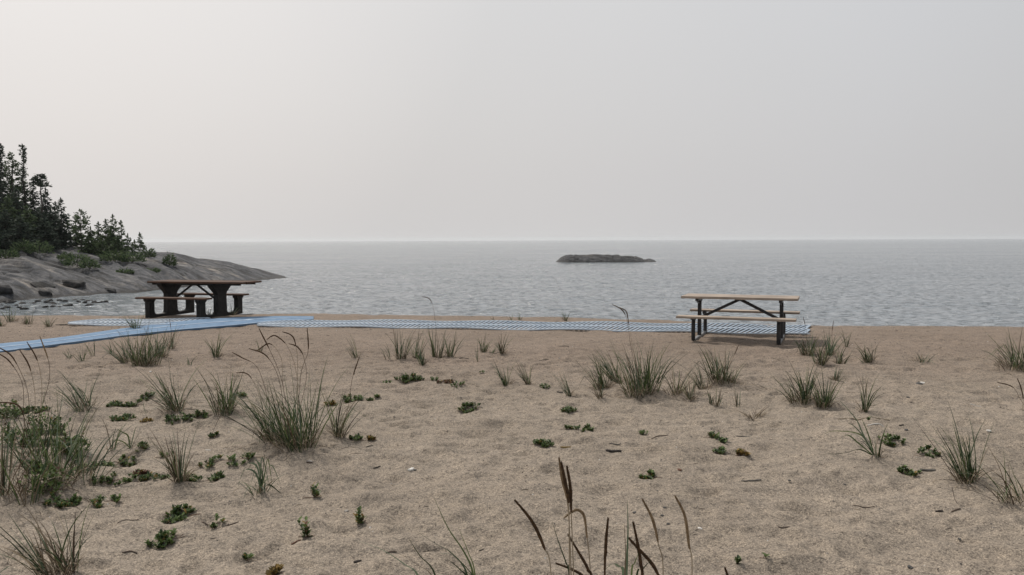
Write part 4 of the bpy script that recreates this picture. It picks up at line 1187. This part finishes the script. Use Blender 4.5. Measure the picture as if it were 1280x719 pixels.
# ------------------------------------------------------------------ creeping plants
def leaf(mb, p, d, L, w, mi=0):
    d = d.normalized(); s = d.cross(UPV)
    if s.length < 1e-3: s = Vector((1, 0, 0))
    s.normalize(); n = s.cross(d); b = len(mb.v)
    mb.v += [p, p + d * L * .35 - s * w + n * w * .35, p + d * L * .75 - s * w * .8 + n * w * .3, p + d * L, p + d * L * .75 + s * w * .8 + n * w * .3, p + d * L * .35 + s * w + n * w * .35, p + d * L * .5]
    for f in ((0, 6, 1), (1, 6, 2), (2, 6, 3), (0, 5, 6), (5, 4, 6), (4, 3, 6)): mb.f.append(tuple(b + k for k in f)); mb.m.append(mi)
for (px, py, wpx, de, kd, lb) in C:
    p0 = on_sand(px, py - .18 * min(wpx, 26)); ppm = F / p0.y
    root = empty('creeping_plant', p0, 0, label=lb, cat='plant', group='low creeping plants on the sand')
    hw_ = wpx / ppm / 2 * .9
    lf = MB()
    dep = min(hw_, .09) * 1.3
    nst = max(6, int(de * 40 * (hw_ / .08) ** 1.2))
    LL = {'u': .030, 'h': .038}.get(kd, .027)
    ht = {'l': .030, 'y': .030, 'r': .02, 'u': .085, 'h': .17}[kd] + .10 * min(hw_, .15)
    if kd == 'h': nst = int(nst * .45)
    for i in range(nst if kd != 'u' else 5):
        a = random.uniform(0, 6.283); r = math.sqrt(random.random())
        if float(vn(px * .3 + math.cos(a) * r * 2.5, py + math.sin(a) * r * 2.5, 77)) < -.08 and kd == 'l': continue
        x = math.cos(a) * r * hw_; y = math.sin(a) * r * dep
        if kd == 'u': x *= .5; y *= .5
        zb = Hs(p0.x + x, p0.y + y) - p0.z
        h_ = ht * random.uniform(.5, 1.15) * (1 - .5 * r * r)
        b0 = Vector((x, y, zb)); t0 = b0 + Vector((random.uniform(-.5, .5) * h_ + x * .1, random.uniform(-.5, .5) * h_, h_))
        lf.tube([b0, t0], [.0012, .0008], 3, 2)
        nl = random.randint(6, 9) if kd != 'u' else 12
        for q in range(nl):
            u = (q + .6) / nl; az = q * 2.4 + a * 3
            el = random.uniform(.1, .9) + .5 * u
            d = Vector((math.cos(az), math.sin(az), el))
            mi = {'l': 0, 'u': 0, 'y': 1, 'r': 2, 'h': 0}[kd]
            if random.random() < (.09 if kd in 'lh' else .35): mi = random.choice((0, 1, 2))
            leaf(lf, b0.lerp(t0, u), d, LL * random.uniform(.7, 1.2), LL * random.uniform(.24, .36), mi)
    # runners
    for i in range(2 if wpx > 14 else 1):
        a = random.uniform(-.5, .5) + (0 if random.random() < .5 else math.pi); Lr = hw_ * random.uniform(1.0, 1.7)
        pts = []
        for q in range(6):
            x = math.cos(a) * Lr * q / 5 + random.uniform(-.01, .01); y = math.sin(a) * Lr * q / 5 * .8 + random.uniform(-.01, .01)
            pts.append(Vector((x, y, Hs(p0.x + x, p0.y + y) - p0.z + .003)))
        sm = MB(); sm.tube(pts, [.0016] * 6, 4); sm.build('runner', M['leafr'], root)
    lf.build('leaves', [M['leaf'], M['leafy'], M['leafr']], root)

# ------------------------------------------------------------------ driftwood, stones and shells one can point to
def chip(px, py, wpx, ang, rad, mat, label, bendy=.1, name='driftwood', cat='driftwood'):
    p = on_sand(px, py); L = wpx / F * p.y; n = 8
    dx, dy = math.cos(ang), math.sin(ang)
    pts = []
    for i in range(n + 1):
        t = i / n - .5
        x = dx * t * L - dy * bendy * L * (t * t - .1); y = dy * t * L + dx * bendy * L * (t * t - .1) * 2
        pts.append(Vector((x, y, Hs(p.x + x, p.y + y) - p.z + rad * .55)))
    mb = MB(); mb.tube(pts, [rad * (.55 + .45 * math.sin(math.pi * (.12 + .76 * i / n))) * random.uniform(.85, 1.12) for i in range(n + 1)], 7)
    o = mb.build(name, mat, None, False); o.location = p
    return tag(o, label, cat, 'bits of driftwood on the sand')
W_ = M['grey wood']; DW = M['dark wood']
chip(767, 565, 19, -.3, .013, DW, 'dark curved driftwood chip on bare sand right of centre', .25)
chip(769, 557, 15, .0, .005, W_, 'thin light stick just above the dark curved chip')
chip(1160, 589, 20, .1, .011, W_, 'grey driftwood chip beside a creeping plant at right')
chip(939, 601, 26, .05, .006, W_, 'thin grey stick alone on the sand right of centre')
chip(930, 546, 22, .1, .006, W_, 'thin grey stick below the flattened dead tuft')
chip(1080, 524, 62, -.15, .004, M['straw'], 'long pale root lying in front of the arching blades', .1)
chip(1095, 530, 20, .0, .006, M['shell'], 'short bleached stick among the arching blades')
chip(1090, 507, 16, .0, .004, W_, 'small twig right of the narrow sprout')
chip(1174, 641, 9, -.2, .007, DW, 'small black chip at lower right')
chip(1220, 508, 14, .1, .006, M['shell'], 'bleached flat stick on the sand at right')
chip(447, 703, 10, -.1, .008, DW, 'short black chip near the bottom left of centre')
chip(602, 688, 7, 0, .004, DW, 'tiny black chip left of the tall seed heads')
chip(489, 690, 14, .2, .005, M['twig'], 'brown twig between the foreground blades')
chip(387, 579, 7, 0, .008, M['twig'], 'small brown chip below the largest tuft')
chip(462, 558, 10, .6, .005, DW, 'dark twig at the foot of the yellow seedling')
chip(471, 586, 10, .6, .005, DW, 'dark broken twig right of the small brown chip')
chip(113, 458, 12, .2, .010, DW, 'dark driftwood piece below the small pale tuft at left')
chip(704, 433, 15, .0, .007, DW, 'dark stick on the sand below the lattice walkway')
chip(680, 455, 12, .0, .006, DW, 'dark stick below the other dark stick at centre right')
chip(618, 442, 14, .0, .006, W_, 'grey stick between two small green tufts')
chip(580, 449, 12, .0, .008, DW, 'dark stick right of the row of tufts')
chip(700, 491, 8, .0, .008, W_, 'grey chip left of the pale slanting tuft')
chip(77, 407, 14, .2, .012, DW, 'dark branch lying at the end of the short lattice mat')
chip(825, 545, 22, .15, .005, M['twig'], 'brown twig right of the tiny seedling')
chip(370, 678, 12, .3, .006, M['leafr'], 'dark red root below the forked seedling')
chip(255, 659, 14, -.5, .005, M['twig'], 'twig leading away from the biggest lone creeping plant')
chip(162, 690, 18, .2, .005, M['twig'], 'broken brown twig on the sand at lower left')
chip(160, 650, 26, .8, .003, M['twig'], 'thin curved brown stem on the sand at lower left', .3)
chip(290, 655, 16, .2, .0035, M['twig'], 'thin trailing stem right of the small creeping plant')
chip(1195, 636, 12, .1, .006, M['twig'], 'flat brown chip below the white rooted tuft')
chip(980, 660, 14, -.1, .004, M['twig'], 'thin half buried twig at lower right')
chip(1080, 632, 26, -.15, .003, M['twig'], 'thin straight twig on the sand at lower right')
chip(260, 563, 10, -.5, .004, M['shell'], 'small curved white root on the sand at left')
chip(707, 562, 13, .0, .008, M['leafy'], 'tan withered leaf right of the dense creeping plant', .2, 'withered_leaf', 'dead leaf')
chip(1127, 533, 9, .5, .006, DW, 'small dark twig right of the arching blades')

def pebble(px, py, wpx, mat, label, seed, name='pebble', cat='pebble', fl=.6):
    p = on_sand(px, py); s = wpx / F * p.y / 2
    o = boulder(name, (p.x, p.y, p.z + s * fl * .25), s, s * .8, s * fl, mat, seed, label, cat, 'stones and shells on the sand', random.uniform(0, 3)); return o
SH, DS, ST = M['shell'], M['darkstone'], M['stone']
for i, (px, py, w, mt, lb, nm) in enumerate([
 (1149, 481, 9, DS, 'dark stone with a pale side alone on the sand at right', 'pebble'),
 (1153, 479, 5, SH, 'pale stone touching the dark one at right', 'pebble'),
 (1236, 539, 5, SH, 'white shell at right above the white rooted tuft', 'shell'),
 (1238, 692, 9, DS, 'dark stone near the bottom right corner', 'pebble'),
 (1244, 694, 4, SH, 'white fragment beside the dark stone at bottom right', 'shell'),
 (1199, 674, 5, DS, 'small dark round pebble at lower right', 'pebble'),
 (1138, 710, 8, DS, 'dark pebble near the bottom edge at right', 'pebble'),
 (514, 588, 9, SH, 'white shell with a dark end left of centre', 'shell'),
 (519, 588, 5, DS, 'dark pebble at the end of the white shell', 'pebble'),
 (433, 640, 7, ST, 'grey pebble on a short root left of centre', 'pebble'),
 (875, 661, 5, SH, 'white shell at the right of the tall seed heads', 'shell'),
 (604, 663, 4, SH, 'white fragment left of the tall seed heads', 'shell'),
 (831, 635, 5, DS, 'dark fleck above the pale seed heads', 'pebble'),
 (828, 645, 5, DS, 'dark fleck just below the upper dark fleck', 'pebble'),
 (835, 655, 5, DS, 'lowest of the three dark flecks by the pale seed heads', 'pebble'),
 (849, 588, 7, M['leafr'], 'reddish brown fleck right of the creeping plant below the chip', 'pebble'),
 (793, 641, 5, DS, 'dark round pebble behind the tall seed heads', 'pebble'),
 (387, 578, 8, ST, 'tan pebble below the largest tuft', 'pebble'),
 (188, 465, 3.5, SH, 'tiny white shell left of the arching tuft', 'shell'),
 (447, 403, 3, SH, 'tiny white fleck on the shore beyond the walkway', 'shell'),
 (1135, 497, 4, DS, 'small dark pebble below the dark and pale stones', 'pebble'),
 (1133, 538, 5, DS, 'dark fleck above the wide creeping plant', 'pebble'),
 (1056, 606, 4, DS, 'small dark pebble right of the arching blades foot', 'pebble'),
 (987, 601, 4, DS, 'small dark pebble right of the thin grey stick', 'pebble'),
]): pebble(px, py, w, mt, lb, 500 + i, nm, nm)

# countless crumbs: bits of stalk, grit and shell, one object
mb = MB(); mats = [M['darkstone'], M['stone'], M['shell'], M['twig'], M['straw']]
r2 = random.Random(5)
xs2 = []; ys2 = []
for i in range(5200):
    y = 2.5 + 15.5 * r2.random() ** .8; x = (r2.random() * 2 - 1) * (y * .75 + .8)
    xs2.append(x); ys2.append(y)
zs2 = H(np.array(xs2), np.array(ys2))
crv = np.interp(xs2, CX, CD)
for x, y, z, cv in zip(xs2, ys2, zs2, crv):
    if y > cv + 1: continue
    s = r2.uniform(.0025, .006) * (1 + y / 12); k = r2.random()
    if k < .55:
        mi = r2.choice((0, 0, 1, 1, 1, 3)) if r2.random() > .13 else 2
        b = len(mb.v); a = r2.random() * 6.28
        for j in range(4):
            an = a + j * 1.57 + r2.uniform(-.4, .4); mb.v.append(Vector((x + math.cos(an) * s * r2.uniform(.6, 1.3), y + math.sin(an) * s, float(z) - .001)))
        mb.v.append(Vector((x, y, float(z) + s * .9)))
        for j in range(4): mb.f.append((b + j, b + (j + 1) % 4, b + 4)); mb.m.append(mi)
    elif k < .8:
        a = r2.uniform(-1.1, 1.1); L = s * r2.uniform(3, 7); d = Vector((math.cos(a), math.sin(a), r2.uniform(-.05, .12))) * L
        p = Vector((x, y, float(z) + .003)); mb.tube([p - d * .5, p + d * .1 + Vector((0, .1 * L, 0)), p + d * .5], [s * .22, s * .26, s * .15], 4, r2.choice((3, 3, 4, 0)))
o = mb.build('sand_litter', mats); tag(o, 'scattered grit, stalk bits and shell crumbs over the sand', 'litter', None, 'stuff')

# trailing dead stems near the tufts (part of the same drift of litter, too many to count)
mb = MB()
for (px, py, ty, rad, ln, nb, kd, sp, lb) in G:
    if nb < 60: continue
    p0 = on_sand(px, py)
    for i in range(int(nb / 7)):
        a = random.uniform(0, 6.283); r = rad * random.uniform(1.0, 3.2); x = p0.x + math.cos(a) * r; y = p0.y + math.sin(a) * r * .7
        d = a + random.uniform(-1.2, 1.2); L = random.uniform(.05, .16); pts = []
        for q in range(5):
            xx = x + math.cos(d) * L * q / 4; yy = y + math.sin(d) * L * q / 4 + .1 * L * math.sin(q); pts.append(Vector((xx, yy, Hs(xx, yy) + .004 + .004 * math.sin(q * 1.5))))
        mb.tube(pts, [.0018] * 5, 3, 0 if random.random() < .6 else 1)
o = mb.build('dead_stalks', [M['straw'], M['twig']]); tag(o, 'loose dead grass stalks strewn round the tufts', 'litter', None, 'stuff')

# ------------------------------------------------------------------ haze
hz = MB()
hz.box(-6900, 6900, -60, 6900, -4.0, 16.0)
o = hz.build('haze', [])
hm = bpy.data.materials.new('haze air'); hm.use_nodes = True
nn = hm.node_tree.nodes; nn.clear()
out = nn.new('ShaderNodeOutputMaterial'); pv = nn.new('ShaderNodeVolumePrincipled')
pv.inputs['Color'].default_value = (.94, .975, 1, 1); pv.inputs['Density'].default_value = .00013; pv.inputs['Anisotropy'].default_value = .3
hm.node_tree.links.new(pv.outputs[0], out.inputs['Volume'])
o.data.materials.append(hm)
tag(o, 'thin smoky haze over the lake and shore', 'haze', None, 'stuff')

# ------------------------------------------------------------------ sky and sun
SUN_EL, SUN_AZ = R(52), R(-38)      # azimuth from +Y towards +X
w = bpy.data.worlds.new('World'); scn.world = w; w.use_nodes = True
n = w.node_tree.nodes; l = w.node_tree.links; bg = n['Background']
sky = n.new('ShaderNodeTexSky'); sky.sky_type = 'NISHITA'; sky.sun_disc = False
sky.sun_elevation = SUN_EL; sky.sun_rotation = SUN_AZ; sky.dust_density = 8; sky.air_density = 1.5; sky.ozone_density = 1
tc = n.new('ShaderNodeTexCoord')
# smoke veil: brighter towards the hidden sun
sd = Vector((math.sin(R(-40)) * math.cos(R(22)), math.cos(R(-40)) * math.cos(R(22)), math.sin(R(22))))
vd = n.new('ShaderNodeVectorMath'); vd.operation = 'DOT_PRODUCT'; vd.inputs[1].default_value = sd
nv = n.new('ShaderNodeVectorMath'); nv.operation = 'NORMALIZE'; l.new(tc.outputs['Generated'], nv.inputs[0]); l.new(nv.outputs[0], vd.inputs[0])
rp = ramp(n, [(.0, (5.3, 5.45, 5.6)), (.45, (6.35, 6.5, 6.75)), (.80, (6.9, 6.95, 7.05)), (1.0, (8.5, 8.35, 8.3))]); l.new(vd.outputs['Value'], rp.inputs[0])
sx = n.new('ShaderNodeSeparateXYZ'); l.new(nv.outputs[0], sx.inputs[0])
lo = ramp(n, [(.0, (.97, .935, .91)), (.08, (.965, .935, .915)), (.28, (1.0, .985, .975)), (1.0, (.90, .91, .92))]); l.new(sx.outputs[2], lo.inputs[0])
veil = mix(n, l, rp.outputs[0], lo.outputs[0], 1.0, 'MULTIPLY')
fc = noise(n, l, tc.outputs['Generated'], 1.6, 3, .5)
fr = ramp(n, [(.3, (.985, .985, .985)), (.7, (1.015, 1.015, 1.015))]); l.new(fc.outputs[0], fr.inputs[0])
veil = mix(n, l, veil, fr.outputs[0], 1.0, 'MULTIPLY')
cc = mix(n, l, veil, sky.outputs[0], .07)
l.new(cc, bg.inputs['Color']); bg.inputs['Strength'].default_value = .1

sl = bpy.data.lights.new('sun', 'SUN'); sl.energy = 2.8; sl.angle = R(6); sl.color = (1, .93, .84)
so = bpy.data.objects.new('sun', sl); col.objects.link(so)
dirv = Vector((math.sin(SUN_AZ) * math.cos(SUN_EL), math.cos(SUN_AZ) * math.cos(SUN_EL), math.sin(SUN_EL)))
so.rotation_euler = dirv.to_track_quat('Z', 'Y').to_euler()

# ------------------------------------------------------------------ camera
cd = bpy.data.cameras.new('camera'); cd.sensor_width = 36; cd.lens = 36 * F / 1280; cd.clip_end = 20000; cd.clip_start = .05
co = bpy.data.objects.new('camera', cd); col.objects.link(co)
mat = Matrix((( rt.x, up.x, -fw.x, 0), (rt.y, up.y, -fw.y, 0), (rt.z, up.z, -fw.z, CAMZ), (0, 0, 0, 1)))
co.matrix_world = mat
scn.camera = co
scn.render.engine = 'CYCLES'
scn.cycles.volume_bounces = 1
scn.view_settings.view_transform = 'Standard'; scn.view_settings.look = 'None'; scn.view_settings.gamma = 1
scn.view_settings.exposure = 0
